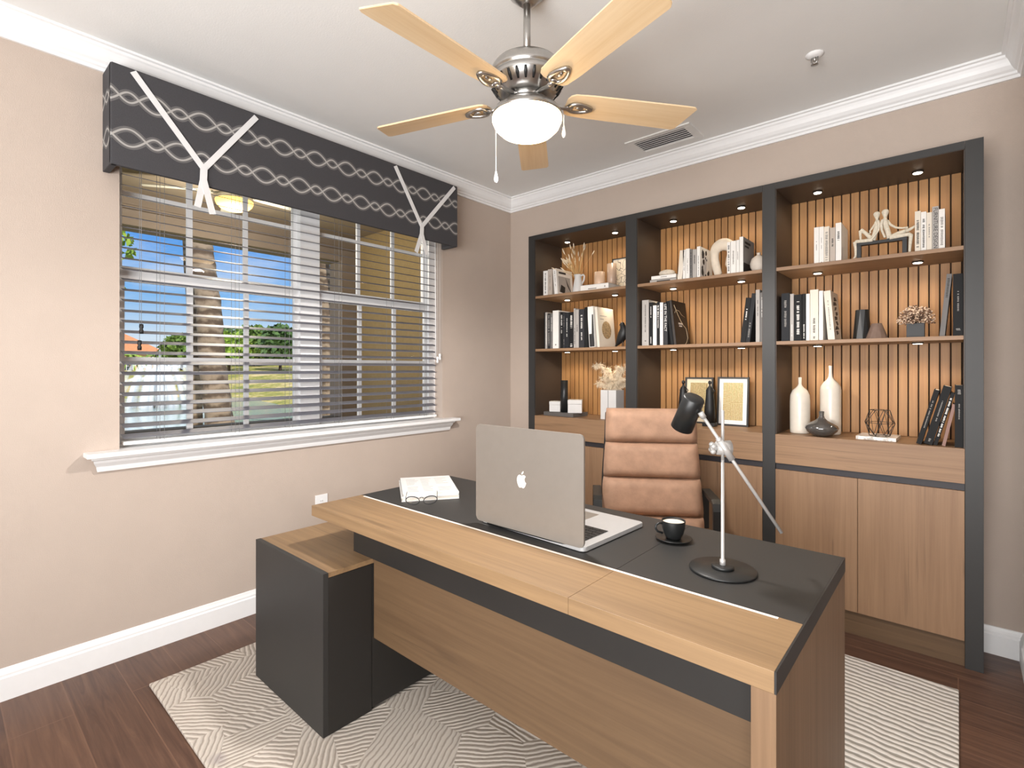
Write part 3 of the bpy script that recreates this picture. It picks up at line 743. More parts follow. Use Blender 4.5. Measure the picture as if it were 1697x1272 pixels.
jm = MB(); nrm = Vector((.65, -.755, 0)); side = Vector((.755, .65, 0))
jm.tube([Vector((0, 0, jz))-side*.017, Vector((0, 0, jz))+side*.020], [.018, .021], 20)
jm.tube([J-dirv*.026, J+dirv*.034], [.0085, .0095], 12).tube([J-dirv*.035, J-dirv*.024], [.0065, .0085], 12)
jn = jm.build('joint', mClear, la)
kn = MB()
kn.tube([Vector((0, 0, jz))-side*.017, Vector((0, 0, jz))-side*.034], .008, 14)
for q in range(4):
    a = q*PI/2+.5; kn.ico(Vector((0, 0, jz))-side*.028+nrm*(.0095*math.cos(a))+Vector((0, 0, .0105*math.sin(a))), .0075, 2)
kn.build('thumb_screw', mClear, jn)
hp = J - dirv*.113
ax = Vector((.446, -.221, .865)).normalized()
top = Vector((-.057, -.053, .470)); 
zax = ax; xa = Vector((1, 0, 0)); ya = zax.cross(xa).normalized(); xa = ya.cross(zax)
Mh = Matrix((xa, ya, zax)).transposed().to_4x4(); Mh.translation = top
MB().lathe([(0, 0), (.026, 0), (.0285, -.003), (.0305, -.10), (.029, -.10), (.027, -.004), (0, -.004)], n=40, M=Mh, cap=False).build('lamp_shade', mBlackS, la)
MB().lathe([(0, -.03), (.010, -.03), (.017, -.055), (.012, -.078), (0, -.083)], n=20, M=Mh).build('bulb', mWhite, la)
MB().tube([hp+dirv*.012, hp-dirv*.006], .0078, 12).build('shade_bracket', mClear, la)

# ================================================================ OFFICE CHAIR
ch = thing('office_chair', 'tan suede high back office chair with black arms behind the desk', 'chair', (-1.072, 2.281, ZR), R(33))
zo = ZR
def cushion(x0, x1, xw0, z0, z1, y0, y1, th):
    # pillow between z0..z1, half widths x at bottom / top, back plane y0 (bottom) -> y1 (top), bulging to -y
    b = bmesh.new(); nx, nz = 14, 8; F = []; Bk = []
    for j in range(nz+1):
        tz = j/nz; z = z0+(z1-z0)*tz; hw_ = xw0+(x1-xw0)*tz; yb = y0+(y1-y0)*tz; fr = []; bk = []
        ez = max(0, 1-(abs(2*tz-1))**5)
        for i in range(nx+1):
            tx = 2*i/nx-1; ex = max(0, 1-abs(tx)**9)
            k = (ez**.45)*(ex**.45)
            rx = hw_*tx*(1-.015*(1-ez))
            cr = .012*math.cos(tx*PI/2)
            fr.append(b.verts.new((rx, yb-.012-th*k-cr*0, z))); bk.append(b.verts.new((rx, yb+.008*k, z)))
        F.append(fr); Bk.append(bk)
    for j in range(nz):
        for i in range(nx):
            b.faces.new((F[j][i], F[j][i+1], F[j+1][i+1], F[j+1][i])); b.faces.new((Bk[j][i+1], Bk[j][i], Bk[j+1][i], Bk[j+1][i+1]))
        b.faces.new((F[j][0], F[j+1][0], Bk[j+1][0], Bk[j][0])); b.faces.new((F[j][nx], Bk[j][nx], Bk[j+1][nx], F[j+1][nx]))
    for i in range(nx):
        b.faces.new((F[0][i], Bk[0][i], Bk[0][i+1], F[0][i+1])); b.faces.new((F[nz][i], F[nz][i+1], Bk[nz][i+1], Bk[nz][i]))
    for f in b.faces: f.smooth = True
    m = MB(); m.merge(b); return m
lv = [(1.086, .234, .318), (.905, .240, .305), (.722, .252, .285), (.53, .262, .255), (.40, .255, .215)]
for (za, wa, ya_), (zb_, wb, yb_) in zip(lv, lv[1:]):
    cushion(0, wa, wb, zb_-zo+.001, za-zo-.001, yb_, ya_, .034).build('back_cushion', mLea, ch)
b = MB()
for sx_ in (-1, 1): b.tube([(sx_*.225, .335, 1.06-zo), (sx_*.232, .322, .9-zo), (sx_*.245, .300, .72-zo), (sx_*.25, .268, .53-zo), (sx_*.24, .20, .42-zo)], .012, 8)
b.tube([(-.245, .30, .72-zo), (.245, .30, .72-zo)], .009, 8).tube([(-.24, .225, .44-zo), (.24, .225, .44-zo)], .012, 8).build('back_frame', mBlackS, ch)
sb = MB()
for q, (ya_, yb_) in enumerate(((-.27, -.11), (-.109, .05), (.051, .20))): sb.box(-.25, .25, ya_, yb_, .385-zo, .455-zo, .022)
sb.build('seat', mLea, ch, smooth=True)
for sx_ in (-1, 1):
    x = sx_*.283
    arm = [(x, .335, .44), (x, .332, .61), (x, .322, .636), (x, .300, .645), (x, .10, .640), (x, .075, .628), (x, .066, .60), (x, .066, .40)]
    b_ = bmesh.new(); m = MB(); wv_, th_ = .021, .011
    P2 = [(p[1], p[2]) for p in arm]; 
    offs = []
    for i, p in enumerate(P2):
        a = Vector(P2[max(i-1, 0)]); c = Vector(P2[min(i+1, len(P2)-1)]); d = (c-a).normalized(); offs.append(Vector((-d.y, d.x))*th_)
    rings = []
    for p, o_ in zip(P2, offs):
        rings.append([b_.verts.new((x+sxx*wv_, p[0]+s2*o_.x, p[1]+s2*o_.y)) for sxx, s2 in ((-1, -1), (1, -1), (1, 1), (-1, 1))])
    for r0, r1 in zip(rings, rings[1:]):
        for i in range(4): b_.faces.new((r0[i], r0[(i+1) % 4], r1[(i+1) % 4], r1[i]))
    b_.faces.new(rings[0][::-1]); b_.faces.new(rings[-1]); m.merge(b_)
    m.box(x-.02, x+.02, .066, .33, .395, .412)
    m.tube([(x, .20, .40), (sx_*.15, .15, .375)], .014, 8)
    m.build('armrest', mBlackS, ch)
MB().box(-.14, .14, -.12, .16, .345, .372, .008).lathe([(.03, .345), (.03, .10), (.045, .095), (.045, .07), (0, .07)], n=24).build('gas_column', mBlackS, ch)
for k in range(5):
    a = 2*PI*k/5+.3; d = Vector((math.cos(a), math.sin(a), 0))
    lg = MB().tube([d*.03+Vector((0, 0, .095)), d*.18+Vector((0, 0, .085)), d*.31+Vector((0, 0, .065))], [.022, .018, .014], 8).build('leg', mBlackS, ch)
    n2 = Vector((-d.y, d.x, 0)); cst = MB()
    for s_ in (-1, 1): cst.tube([d*.31+n2*(s_*.006)+Vector((0, 0, .0265)), d*.31+n2*(s_*.022)+Vector((0, 0, .0265))], .026, 16)
    cst.tube([d*.31+Vector((0, 0, .03)), d*.31+Vector((0, 0, .066))], .007, 8).build('caster', mBlack, lg)
# ================================================================ BOOKCASE
S1, S2, CT, YF, YBK = 1.834, 1.443, .951, 2.955, 3.31
PX = ((-2.424, -2.366), (-1.613, -1.537), (-.793, -.731), (.022, .082)); ZT = 2.286
bc = thing('bookcase', 'wide built-in charcoal and oak bookcase with three lit bays on the back wall', 'bookcase', (-1.171, YF, 0))
def BK(mb, name, m, parent=None):
    for vx in mb.bm.verts: vx.co -= Vector(bc.location)
    return mb.build(name, m, parent or bc)
for a, b in PX: BK(MB().box(a, b, YF, YBK+.02, 0, ZT, .0008), 'upright_post', mChar)
mGroove = mat('dark_groove_board', '#3b2818', .8)
mPuck = emit('lit_puck_lens', '#fff1dc', 14)
mPuckRing = mat('puck_ring', '#2a2624', .4)
for i in range(3):
    x0, x1 = PX[i][1], PX[i+1][0]; g = .0006
    BK(MB().box(x0+g, x1-g, YF, YF+.004, 2.252, ZT), 'top_fascia', mChar)
    BK(MB().box(x0+g, x1-g, YF+.0042, YBK+.02, 2.25, ZT), 'top_panel', mInner)
    BK(MB().box(x0+g, x0+.004, YF+.006, YBK, CT+.001, 2.249), 'side_lining', mInner); BK(MB().box(x1-.004, x1-g, YF+.006, YBK, CT+.001, 2.249), 'side_lining', mInner)
    # slatted back
    m = MB(); n = 18; p = (x1-x0-.010)/n
    for k in range(n): m.box(x0+.005+k*p, x0+.005+(k+1)*p-.0062, YBK-.016, YBK+.001, CT+.001, 2.2495, .0012)
    BK(m, 'slatted_back_panel', mSlat)
    BK(MB().box(x0+.005, x1-.005, YBK+.0012, YBK+.006, CT+.001, 2.2495), 'backing_board', mGroove)
    for zs in (S1, S2): BK(MB().box(x0+.0045, x1-.0045, YF+.004, YBK-.0165, zs-.018, zs, .0008), 'shelf', mOakX)
    BK(MB().box(x0+g, x1-g, YF, YBK+.02, CT-.152, CT, .0008), 'counter_top', mOakX)
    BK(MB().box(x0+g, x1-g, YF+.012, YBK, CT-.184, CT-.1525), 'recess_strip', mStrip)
    xm = (x0+x1)/2 - .012
    BK(MB().box(x0+.0015, xm-.001, YF, YF+.02, .117, CT-.185, .0006), 'cabinet_door', mOakZ)
    BK(MB().box(xm+.001, x1-.0015, YF, YF+.02, .117, CT-.185, .0006), 'cabinet_door', mOakZ)
    BK(MB().box(x0+g, x1-g, YF+.021, YBK, .116, CT-.1845), 'cabinet_box', mInner)
    BK(MB().box(x0+g, x1-g, YF+.018, YF+.04, 0.0005, .1155), 'kick_plate', mOakShadeX)
    for fx in (.215, .775) if i != 0 else ((.215, .752)):
        for zz in (2.25, S1-.018, S2-.018):
            px_ = x0 + (x1-x0)*fx
            ring = BK(MB().lathe([(.0235, 0), (.0235, -.006), (.0185, -.007), (.018, -.002), (0, -.002)], (px_, 3.145, zz), 28), 'puck_light', mPuckRing)
            BK(MB().lathe([(.0182, -.0085), (0, -.0088)], (px_, 3.145, zz), 24, cap=False).lathe([(.0182, -.0085), (.0182, -.0025)], (px_, 3.145, zz), 24, cap=False), 'lens', mPuck, ring)
            L = bpy.data.lights.new('puck_spot', 'SPOT'); L.energy = PUCK_W; L.color = (1, .82, .58); L.spot_size = R(150); L.spot_blend = .9; L.shadow_soft_size = .016
            lo = bpy.data.objects.new('puck_spot', L); C.objects.link(lo); lo.location = (px_, 3.145, zz-.012)

# ================================================================ BOOKS
INK = {'k': mat('black_ink', '#2b2a2a', .6), 'g': mat('grey_ink', '#87837e', .6), 'w': mat('white_ink', '#dcd9d4', .6)}
COV = {n: mat('book_cover_'+n, c, .7, var=.03, spec=.3) for n, c in dict(white='#e4e1dc', ivory='#d9d0c2', grey='#a9a49f', midgrey='#6f6c6a', dark='#303033', black='#161617', tan='#b7aba0', rose='#8c6f66', charcoal='#222326').items()}
BOOKS = []
def marks(m, T, z0, z1, w_, x=None, dens=.85, y=-.0004):
    x = T/2 if x is None else x; z = z1
    while z > z0:
        h = random.uniform(.003, .007)
        if random.random() < dens: m.box(x-w_/2*random.uniform(.7, 1), x+w_/2*random.uniform(.7, 1), y, .0005, max(z-h*.65, z0), z)
        z -= h
def book(label, x, z, T, H, col, lean=0, D=.20, y=3.0, ink=None, title=None, group=None, art=None, text=None, tw=.45, tilt=0):
    a = R(lean); zz = z + .0004 + (T*math.sin(a) if a > 0 else 0)
    o = thing('book', label, 'book', (x, y, zz), 0, group); o.rotation_euler = (0, a, tilt)
    e = .002
    MB().box(0, T, 0, .003, 0, H, .0006).box(0, e, .002, D, 0, H).box(T-e, T, .002, D, 0, H).build('cover', COV[col], o)
    MB().box(e, T-e, .0032, D-.004, .002, H-.003).build('pages', mPage, o)
    if text: text_part('spine_title', text[0], text[1], (T/2, -.0006, H*text[2]), (0, 0, -1), (1, 0, 0), INK[ink], o)
    if title:
        m = MB()
        for (f0, f1, ww) in title: marks(m, T, H*f0, H*f1, T*ww)
        m.build('spine_print', INK[ink], o)
    if art: art(o, T, H, D)
    return o
UL, UM, UR = 'books on the upper left shelf', 'books on the upper middle shelf', 'books on the upper right shelf'
ML, MM, MR = 'books on the middle left shelf', 'books on the middle middle shelf', 'books on the middle right shelf'
# --- left bay, upper shelf
book('white book with dark spine print, first on the upper shelf of the left bay', -2.319, S1, .040, .187, 'white', ink='k', title=((.1, .9, .3),), group=UL)
book('greyish tan book between two white ones on the upper left shelf', -2.277, S1, .038, .194, 'tan', ink='g', title=((.2, .8, .3),), group=UL)
def art_feather(o, T, H, D):
    x = T+.0003
    MB().box(T, x, .03, .12, H*.82, H*.90).build('cover_title', INK['k'], o)
    pb = MB().prism([(.02, .02), (.17, .02), (.17, H*.72), (.02, H*.72)], 'x', T, T+.0004).build('cover_picture', COV['grey'], o)
    MB().prism([(.03, H*.12), (.09, H*.06), (.10, H*.32), (.05, H*.40)], 'x', T+.0004, T+.0008).prism([(.11, H*.7), (.17, H*.2), (.175, H*.12), (.13, H*.38)], 'x', T+.0004, T+.0008).build('picture_shape', INK['k'], pb)
book('white book leaning left with a grey picture cover beside the pitcher, upper left shelf', -2.216, S1, .030, .192, 'white', -5, ink='g', title=((.3, .9, .25),), group=UL, art=art_feather)
# --- left bay, middle shelf
L2 = [('very thin black book at the far left of the middle left shelf', -2.312, .010, .270, 'black', None),
 ('thin light grey book, second on the middle left shelf', -2.301, .019, .270, 'grey', 'w'),
 ('dark brown toned book with blotchy spine, third on the middle left shelf', -2.281, .027, .261, 'dark', 'g'),
 ('slim grey book left of the thick white book on the middle left shelf', -2.253, .020, .256, 'midgrey', 'w'),
 ('thick plain white book near the left of the middle left shelf', -2.232, .053, .277, 'white', 'k'),
 ('thin grey book touching the right side of the thick white book, middle left shelf', -2.178, .012, .266, 'midgrey', None),
 ('black book with bold white title right of the thick white book, middle left shelf', -2.165, .025, .262, 'black', 'w'),
 ('narrow dark grey book between two black ones, middle left shelf', -2.139, .014, .257, 'dark', 'g'),
 ('black book with one long thin white title line, middle left shelf', -2.124, .036, .255, 'charcoal', 'w'),
 ('dark book with a large white block title and pale foot, middle left shelf', -2.086, .036, .256, 'black', 'w'),
 ('narrow tall grey book in the centre of the middle left shelf', -2.048, .016, .280, 'grey', 'k'),
 ('pale silvery book right of centre on the middle left shelf', -2.031, .026, .270, 'grey', 'k'),
 ('thick dark grey book with white vertical title, middle left shelf', -2.003, .044, .270, 'dark', 'w'),
 ('tall plain black book left of the white leaning ones, middle left shelf', -1.958, .029, .281, 'black', None)]
TI = {0: None, 1: ((.1, .9, .3),), 2: ((.1, .95, .6),), 3: ((.5, .9, .3),), 4: ((.08, .12, .25),), 5: None, 6: ((.62, .92, .45), (.4, .58, .25)), 7: ((.6, .9, .3), (.1, .25, .3)), 8: ((.32, .88, .2),), 9: ((.56, .95, .55), (.04, .12, .6)), 10: ((.1, .5, .4),), 11: ((.4, .6, .3),), 12: ((.5, .85, .35), (.2, .4, .25)), 13: None}
for i, (lb, x, T, H, c, ik) in enumerate(L2): book(lb, x, S2, T-.001, H, c, ink=ik, title=TI[i] if ik else None, group=ML)
def art_half(o, T, H, D):
    MB().box(.004, T-.002, -.0006, 0, .004, H*.33).prism([(T*.55, H*.33), (T-.002, H*.33), (T-.002, H*.8), (T*.75, H*.8)], 'y', -.0006, 0).build('spine_picture', INK['k'], o)
book('white spined book with black lower half leaning left, middle left shelf', -1.918, S2, .046, .282, 'white', -3.5, group=ML, art=art_half)
def art_circle(o, T, H, D):
    x = T+.0003
    cc = [(D*.5+.062*math.cos(q*PI/20), H*.44+.062*math.sin(q*PI/20)) for q in range(40)]
    cp = MB().prism(cc, 'x', T, x).build('cover_picture', mat('brown_sketch_disc', '#a58d6a', .7, var=.3, vscale=60), o)
    m = MB()
    for q in range(26):
        a, r_ = random.uniform(0, 6.28), .055*math.sqrt(random.random()); yy, z_ = D*.5+r_*math.cos(a), H*.44+r_*math.sin(a); s_ = random.uniform(.003, .009)
        m.box(x, x+.0003, yy-s_/2, yy+s_/2, z_-.0015, z_+.0015)
    m.build('sketch_lines', INK['k'], cp)
    m = MB().box(T, x, .03, .12, H*.78, H*.795).box(T, x, .03, .08, H*.70, H*.715); m.build('cover_title', INK['g'], o)
book('cream book with a round brown drawing on its cover leaning left, middle left shelf', -1.853, S2, .018, .276, 'ivory', -4.5, group=ML, art=art_circle, D=.215)
# --- middle bay, upper shelf
bf = thing('book', 'grey spined book lying flat at the bottom under the stone, upper middle shelf', 'book', (-1.468, 3.0, S1+.0004), R(4), 'books lying under the stone')
MB().box(0, .168, 0, .003, 0, .022).box(0, .168, 0, .19, 0, .002).box(0, .168, 0, .19, .020, .022).build('cover', COV['grey'], bf); MB().box(.002, .166, .003, .187, .002, .020).build('pages', mPage, bf)
m = MB(); m.box(.045, .130, -.0005, 0, .007, .015); m.build('spine_print', INK['k'], bf)
bg = thing('book', 'white book lying flat on the grey one directly under the stone, upper middle shelf', 'book', (-1.458, 3.0, S1+.0230), R(3), 'books lying under the stone')
MB().box(0, .158, 0, .003, 0, .023).box(0, .158, 0, .185, 0, .002).box(0, .158, 0, .185, .021, .023).build('cover', COV['white'], bg); MB().box(.002, .156, .003, .182, .002, .021).build('pages', mPage, bg)
m = MB(); m.box(.06, .10, -.0005, 0, .010, .014); m.build('spine_print', INK['g'], bg)
book('white book leaning right against its neighbours right of the stone, upper middle shelf', -1.288, S1, .028, .180, 'ivory', 5, group=UM)
for lb, x, T, H, c, ik, ti in (
 ('thin white book just right of the leaning white one, upper middle shelf', -1.254, .017, .181, 'white', 'g', ((.3, .8, .3),)),
 ('white book with a narrow grey title left of the dark grey book, upper middle shelf', -1.236, .024, .185, 'white', 'g', ((.2, .7, .2),)),
 ('dark grey book among the white ones on the upper middle shelf', -1.212, .017, .178, 'midgrey', 'k', ((.1, .9, .4),)),
 ('light grey book right of the dark grey one, upper middle shelf', -1.194, .025, .175, 'grey', 'k', ((.5, .8, .3),)),
 ): book(lb, x, S1, T-.001, H, c, ink=ik, title=ti, group=UM)
def art_ink(o, T, H, D):
    m = MB()
    for q in range(12):
        yy = random.uniform(.03, D-.03); z_ = random.uniform(H*.05, H*.9); s_ = random.uniform(.008, .03)
        m.prism([(yy+s_*random.uniform(.5, 1)*math.cos(k*PI/3), z_+s_*random.uniform(.4, 1.2)*math.sin(k*PI/3)) for k in range(6)], 'x', T, T+.0003+q*.00002)
    m.build('cover_print', INK['k'], o)
book('taller white book with black ink blot cover left of the arch, upper middle shelf', -1.168, S1, .019, .188, 'white', ink='k', title=((.05, .7, .2),), group=UM, art=art_ink)
for lb, x, T, H, c, ik, ti in (
 ('white book with bold dark title right of the arch sculpture, upper middle shelf', -.994, .019, .185, 'white', 'k', ((.1, .9, .5),)),
 ('wider pale book second right of the arch, upper middle shelf', -.974, .030, .188, 'white', 'g', ((.3, .7, .3),)),
 ('thin white book left of the tall one near the round vase, upper middle shelf', -.943, .016, .189, 'white', 'g', ((.4, .7, .3),))): book(lb, x, S1, T-.001, H, c, ink=ik, title=ti, group=UM)
def art_dark(o, T, H, D):
    MB().box(T, T+.0004, .006, D, .0, H*.30).build('cover_band', INK['k'], o); MB().box(T, T+.0004, .03, .13, H*.84, H*.90).box(T, T+.0004, .03, .10, H*.74, H*.79).build('cover_title', INK['k'], o)
b_ = book('tallest white spined book with a grey cover beside the round vase, upper middle shelf', -.926, S1, .020, .204, 'grey', ink='k', title=((.1, .85, .3),), group=UM, art=art_dark)
MB().box(.0, .0195, -.0005, .0005, 0, .204).build('spine_band', COV['white'], b_)
# --- middle bay, middle shelf
for lb, x, T, H, c, ik, ti in (
 ('thick silver grey book at the far left of the middle middle shelf', -1.522, .047, .291, 'grey', 'k', ((.3, .9, .15), (.08, .12, .25))),
 ('black book with small white print right of the silver one, middle middle shelf', -1.474, .026, .273, 'black', 'w', ((.65, .9, .25), (.05, .2, .25))),
 ('shorter white book between two black ones, middle middle shelf', -1.447, .025, .252, 'white', 'g', ((.4, .8, .2),)),
 ('narrow black book with bold white capitals, middle middle shelf', -1.422, .020, .272, 'black', 'w', ((.62, .92, .55), (.4, .6, .3))),
 ('plain white book right of the narrow black one, middle middle shelf', -1.401, .021, .267, 'white', 'g', ((.6, .9, .25),))): book(lb, x, S2, T-.001, H, c, ink=ik, title=ti, group=MM)
book('dark grey book with large white lettering LIFE IN THE FACT, middle middle shelf', -1.379, S2, .028, .265, 'dark', ink='w', group=MM, text=('LIFE IN THE FACT', .0215, .96))
def art_crack(o, T, H, D):
    m = MB(); x = T+.0014
    pts = [(.03, H*.90), (.05, H*.80), (.07, H*.70), (.10, H*.58), (.14, H*.46), (.175, H*.40), (.185, H*.30), (.19, H*.18), (.16, H*.06), (.13, H*.01)]
    m.tube([(x-.0012, a, b) for a, b in pts], .0018, 5); m.tube([(x-.0012, .05, H*.80), (x-.0012, .10, H*.78), (x-.0012, .13, H*.70), (x-.0012, .18, H*.66)], .0013, 5); m.tube([(x-.0012, .05, H*.80), (x-.0012, .03, H*.72)], .001, 5)
    m.build('cover_line', mat('cream_crack_line', '#cdb694', .7), o)
    MB().box(T, T+.0004, .07, .135, H*.47, H*.51).box(T, T+.0004, .075, .12, H*.42, H*.45).build('cover_title', INK['w'], o)
COV['blackbrown'] = mat('book_cover_blackbrown', '#2c2520', .55, var=.35, vscale=25)
book('black book behind the one with the cracked line cover, leaning left, middle middle shelf', -1.330, S2, .018, .272, 'black', -6.5, group=MM)
book('dark brown book with a pale branching line on its cover leaning left, middle middle shelf', -1.309, S2, .014, .276, 'blackbrown', -6.5, group=MM, art=art_crack, D=.21)
book('black book leaning right farthest from the post, right end of the middle middle shelf', -.922, S2, .027, .250, 'black', 7, ink='w', title=((.5, .75, .3),), group=MM)
book('grey titled black book leaning right, second of four at the right end, middle middle shelf', -.8935, S2, .022, .272, 'charcoal', 7, ink='g', title=((.1, .4, .4),), group=MM)
book('light silver book standing near the right post, middle middle shelf', -.8405, S2, .0205, .289, 'grey', 0, ink='k', title=((.5, .8, .2),), group=MM)
book('pale grey book partly hidden by the right post, middle middle shelf', -.8185, S2, .0205, .272, 'midgrey', ink='w', title=((.5, .9, .3),), group=MM)
# --- right bay, upper shelf
for lb, x, T, H, c, ik, ti in (
 ('white book with thin grey title, leftmost on the upper right shelf', -.559, .023, .190, 'white', 'g', ((.35, .65, .2),)),
 ('white book second from the left on the upper right shelf', -.536, .021, .189, 'white', 'g', ((.4, .7, .15), (.02, .05, .3))),
 ('ivory book with large grey capitals, third from the left on the upper right shelf', -.515, .024, .186, 'ivory', 'g', ((.08, .85, .55),)),
 ('short grey book left of the figures, upper right shelf', -.489, .024, .176, 'tan', 'k', ((.45, .68, .35),)),
 ('tallest white book of the left group beside the seated figures, upper right shelf', -.464, .025, .195, 'white', 'k', ((.55, .78, .45),))): book(lb, x, S1, T-.0008, H, c, ink=ik, title=ti, group=UR)
for lb, x, T, H, c, ik, ti in (
 ('ivory book with large dark capitals just right of the seated figures, upper right shelf', -.151, .022, .190, 'ivory', 'k', ((.12, .78, .5),)),
 ('white book with black lettering second right of the figures, upper right shelf', -.129, .020, .183, 'white', 'k', ((.1, .82, .45),)),
 ('pale book with faint pink grey title left of the grey one, upper right shelf', -.109, .020, .176, 'ivory', 'g', ((.35, .7, .3),))): book(lb, x, S1, T-.0008, H, c, ink=ik, title=ti, group=UR)
book('grey book titled FURNITURE DESIGN on the upper right shelf', -.089, S1, .0225, .199, 'grey', ink='k', text=('FURNITURE DESIGN', .0205, .97), group=UR)
book('white book with large grey capitals, rightmost on the upper right shelf', -.066, S1, .021, .183, 'white', ink='g', title=((.08, .8, .5),), group=UR)
# --- right bay, middle shelf
for lb, x, T, H, c, ik, ti in (
 ('thick dark slate book at the far left of the middle right shelf', -.712, .040, .256, 'charcoal', 'g', ((.3, .85, .3),)),
 ('narrow grey book second on the middle right shelf', -.670, .018, .250, 'grey', 'w', ((.1, .35, .3),)),
 ('black book with ornate white script, third on the middle right shelf', -.650, .036, .244, 'black', 'w', ((.1, .85, .4),)),
 ('narrow black book with white title at its foot, middle right shelf', -.613, .017, .245, 'black', 'w', ((.05, .35, .35),)),
 ('plain thin white book right of the black ones, middle right shelf', -.595, .017, .243, 'white', None, None),
 ('tall pale book with grey title and small dark emblem, middle right shelf', -.577, .038, .262, 'ivory', 'k', ((.15, .5, .3), (.03, .08, .25))),
 ('white book right of the tall pale one, middle right shelf', -.537, .019, .253, 'white', None, None)): book(lb, x, S2, T-.001, H, c, ink=ik, title=ti, group=MR)
def art_brush(o, T, H, D):
    m = MB(); 
    for q in range(8):
        z_ = H*(.1+.1*q); m.prism([(.03+.09*random.random(), z_), (.10+.07*random.random(), z_+.01), (.09+.07*random.random(), z_+.025), (.04+.05*random.random(), z_+.02)], 'x', T, T+.0003+q*.00002)
    m.build('cover_print', INK['k'], o)
book('white book with black brush marks on its cover leaning left, middle right shelf', -.497, S2, .030, .250, 'ivory', -4.5, group=MR, art=art_brush, ink='g', title=((.2, .8, .2),))
book('grey book leaning right against the thick black one at the end, middle right shelf', -.064, S2, .0185, .279, 'midgrey', 5.2, ink='k', title=((.62, .93, .5),), group=MR)
book('thick black book upright at the right end of the middle right shelf', -.0175, S2, .0345, .276, 'black', ink='g', title=((.4, .72, .18), (.08, .12, .5)), group=MR)
# --- right bay, counter: dark books
CB = 'dark books on the right counter'
book('slim black book leaning right, leftmost of the dark books on the right counter', -.146, CT, .019, .257, 'black', 14.5, ink='g', title=((.3, .8, .25),), group=CB, y=2.99, D=.17)
book('thick black book leaning right with a thin grey title, second on the right counter', -.118, CT, .030, .273, 'black', 14.5, ink='g', title=((.4, .75, .18), (.05, .10, .3)), group=CB, y=2.99, D=.17)
book('black book with white lettering leaning behind the thick one, third on the right counter', -.0855, CT, .014, .245, 'black', 14.5, ink='w', title=((.1, .9, .5),), group=CB, y=2.995, D=.17)
book('thin brownish pink book leaning right on the right counter', -.0555, CT, .012, .192, 'rose', 11, group=CB, y=2.99, D=.17)
book('black book standing upright against the right post on the right counter', -.0115, CT, .029, .274, 'black', ink='g', title=((.45, .7, .2), (.85, .93, .4)), group=CB, y=2.985, D=.17)

# ================================================================ SHELF OBJECTS
def lat(name, label, cat, prof, loc, m, n=40, **kw):
    o = MB().lathe(prof, n=n).build(name, m, loc=loc); return tag(o, label, cat, **kw)
mPorc = mat('ivory_porcelain', '#d6cdc0', .25, var=.03, vscale=30); mSmoke = mat('smoked_grey_glass', '#4b4845', .08, var=.1, spec=.8, coat=.5)
mSand = mat('sandy_stone', '#cfc5b6', .85, var=.12, vscale=90, bump=.3, bscale=200); mBrown = mat('brown_clay', '#6d584c', .7, var=.12, vscale=40)
mGreyW = mat('pale_grey_ceramic', '#cbc9c7', .5, var=.02)
mStraw = mat('dried_straw', '#d3b27e', .8, var=.15, vscale=40); mPamp = mat('pampas_plume', '#e2d2b8', .9, var=.12, vscale=40)
# pitcher with dried grass
pt = thing('pitcher', 'pale grey pitcher vase with a handle on the upper left shelf', 'vase', (-2.045, 3.05, S1+.0004))
MB().lathe([(0, 0), (.040, 0), (.041, .004), (.036, .04), (.029, .085), (.024, .110), (.026, .125), (.030, .134), (.027, .134), (.022, .112), (0, .10)], n=32).build('vase_body', mGreyW, pt)
MB().tube([(.024, 0, .122), (.045, .0, .130), (.054, 0, .118), (.050, 0, .092), (.036, 0, .068)], .005, 10, flat=1.3).build('handle', mGreyW, pt)
dg = thing('dried_grass', 'bunch of dried bunny tail grass in the pale pitcher', 'dried grass', (-2.045, 3.05, S1+.10))
m = MB(); hd = MB()
for q in range(44):
    a = random.uniform(-1.25, .55); b = random.uniform(-.6, .6); L = random.uniform(.12, .24)
    tip = Vector((math.sin(a)*L*.75, b*L*.6, L*math.cos(a)*.95+.01)); 
    m.tube([(0, 0, .0), tip*.5+Vector((0, 0, .012)), tip], .0009, 4)
    d = (tip-tip*.5).normalized(); hd.tube([tip-d*.006, tip+d*.008, tip+d*.024, tip+d*.034], [.001, .0042, .0036, .0006], 6)
m.build('stems', mStraw, dg); hd.build('seed_heads', mPamp, dg)
wb = thing('book', 'white boxed book lying flat under the pale glass on the upper left shelf', 'book', (-1.990, 3.0, S1+.0004), R(3))
MB().box(0, .218, 0, .003, 0, .044).box(0, .218, 0, .2, 0, .003).box(0, .218, 0, .2, .041, .044).box(.215, .218, 0, .2, 0, .044).build('cover', COV['white'], wb); MB().box(.002, .214, .0035, .196, .003, .041).build('pages', mPage, wb)
m = MB().box(.06, .125, -.0005, 0, .012, .019).box(.185, .193, -.0005, 0, .018, .028); m.build('spine_print', INK['g'], wb)
mBlush = mat('blush_frosted_glass', '#d0b095', .35, var=.03)
gl2 = MB().lathe([(0, 0), (.036, 0), (.037, .002), (.037, .092), (.034, .092), (.034, .006), (0, .006)], n=36, cap=False).build('candle_glass', mBlush, loc=(-1.885, 3.08, S1+.0449))
tag(gl2, 'pale blush glass tumbler on the flat white book, upper left shelf', 'glass')
cy = lat('cylinder_vase', 'blush grey cylinder vase in front of the framed line print', 'vase', [(0, 0), (.033, 0), (.033, .20), (.030, .20), (.030, .01), (0, .01)], (-1.835, 3.16, S1+.0004), mat('blush_grey_glass', '#b79f8d', .3))
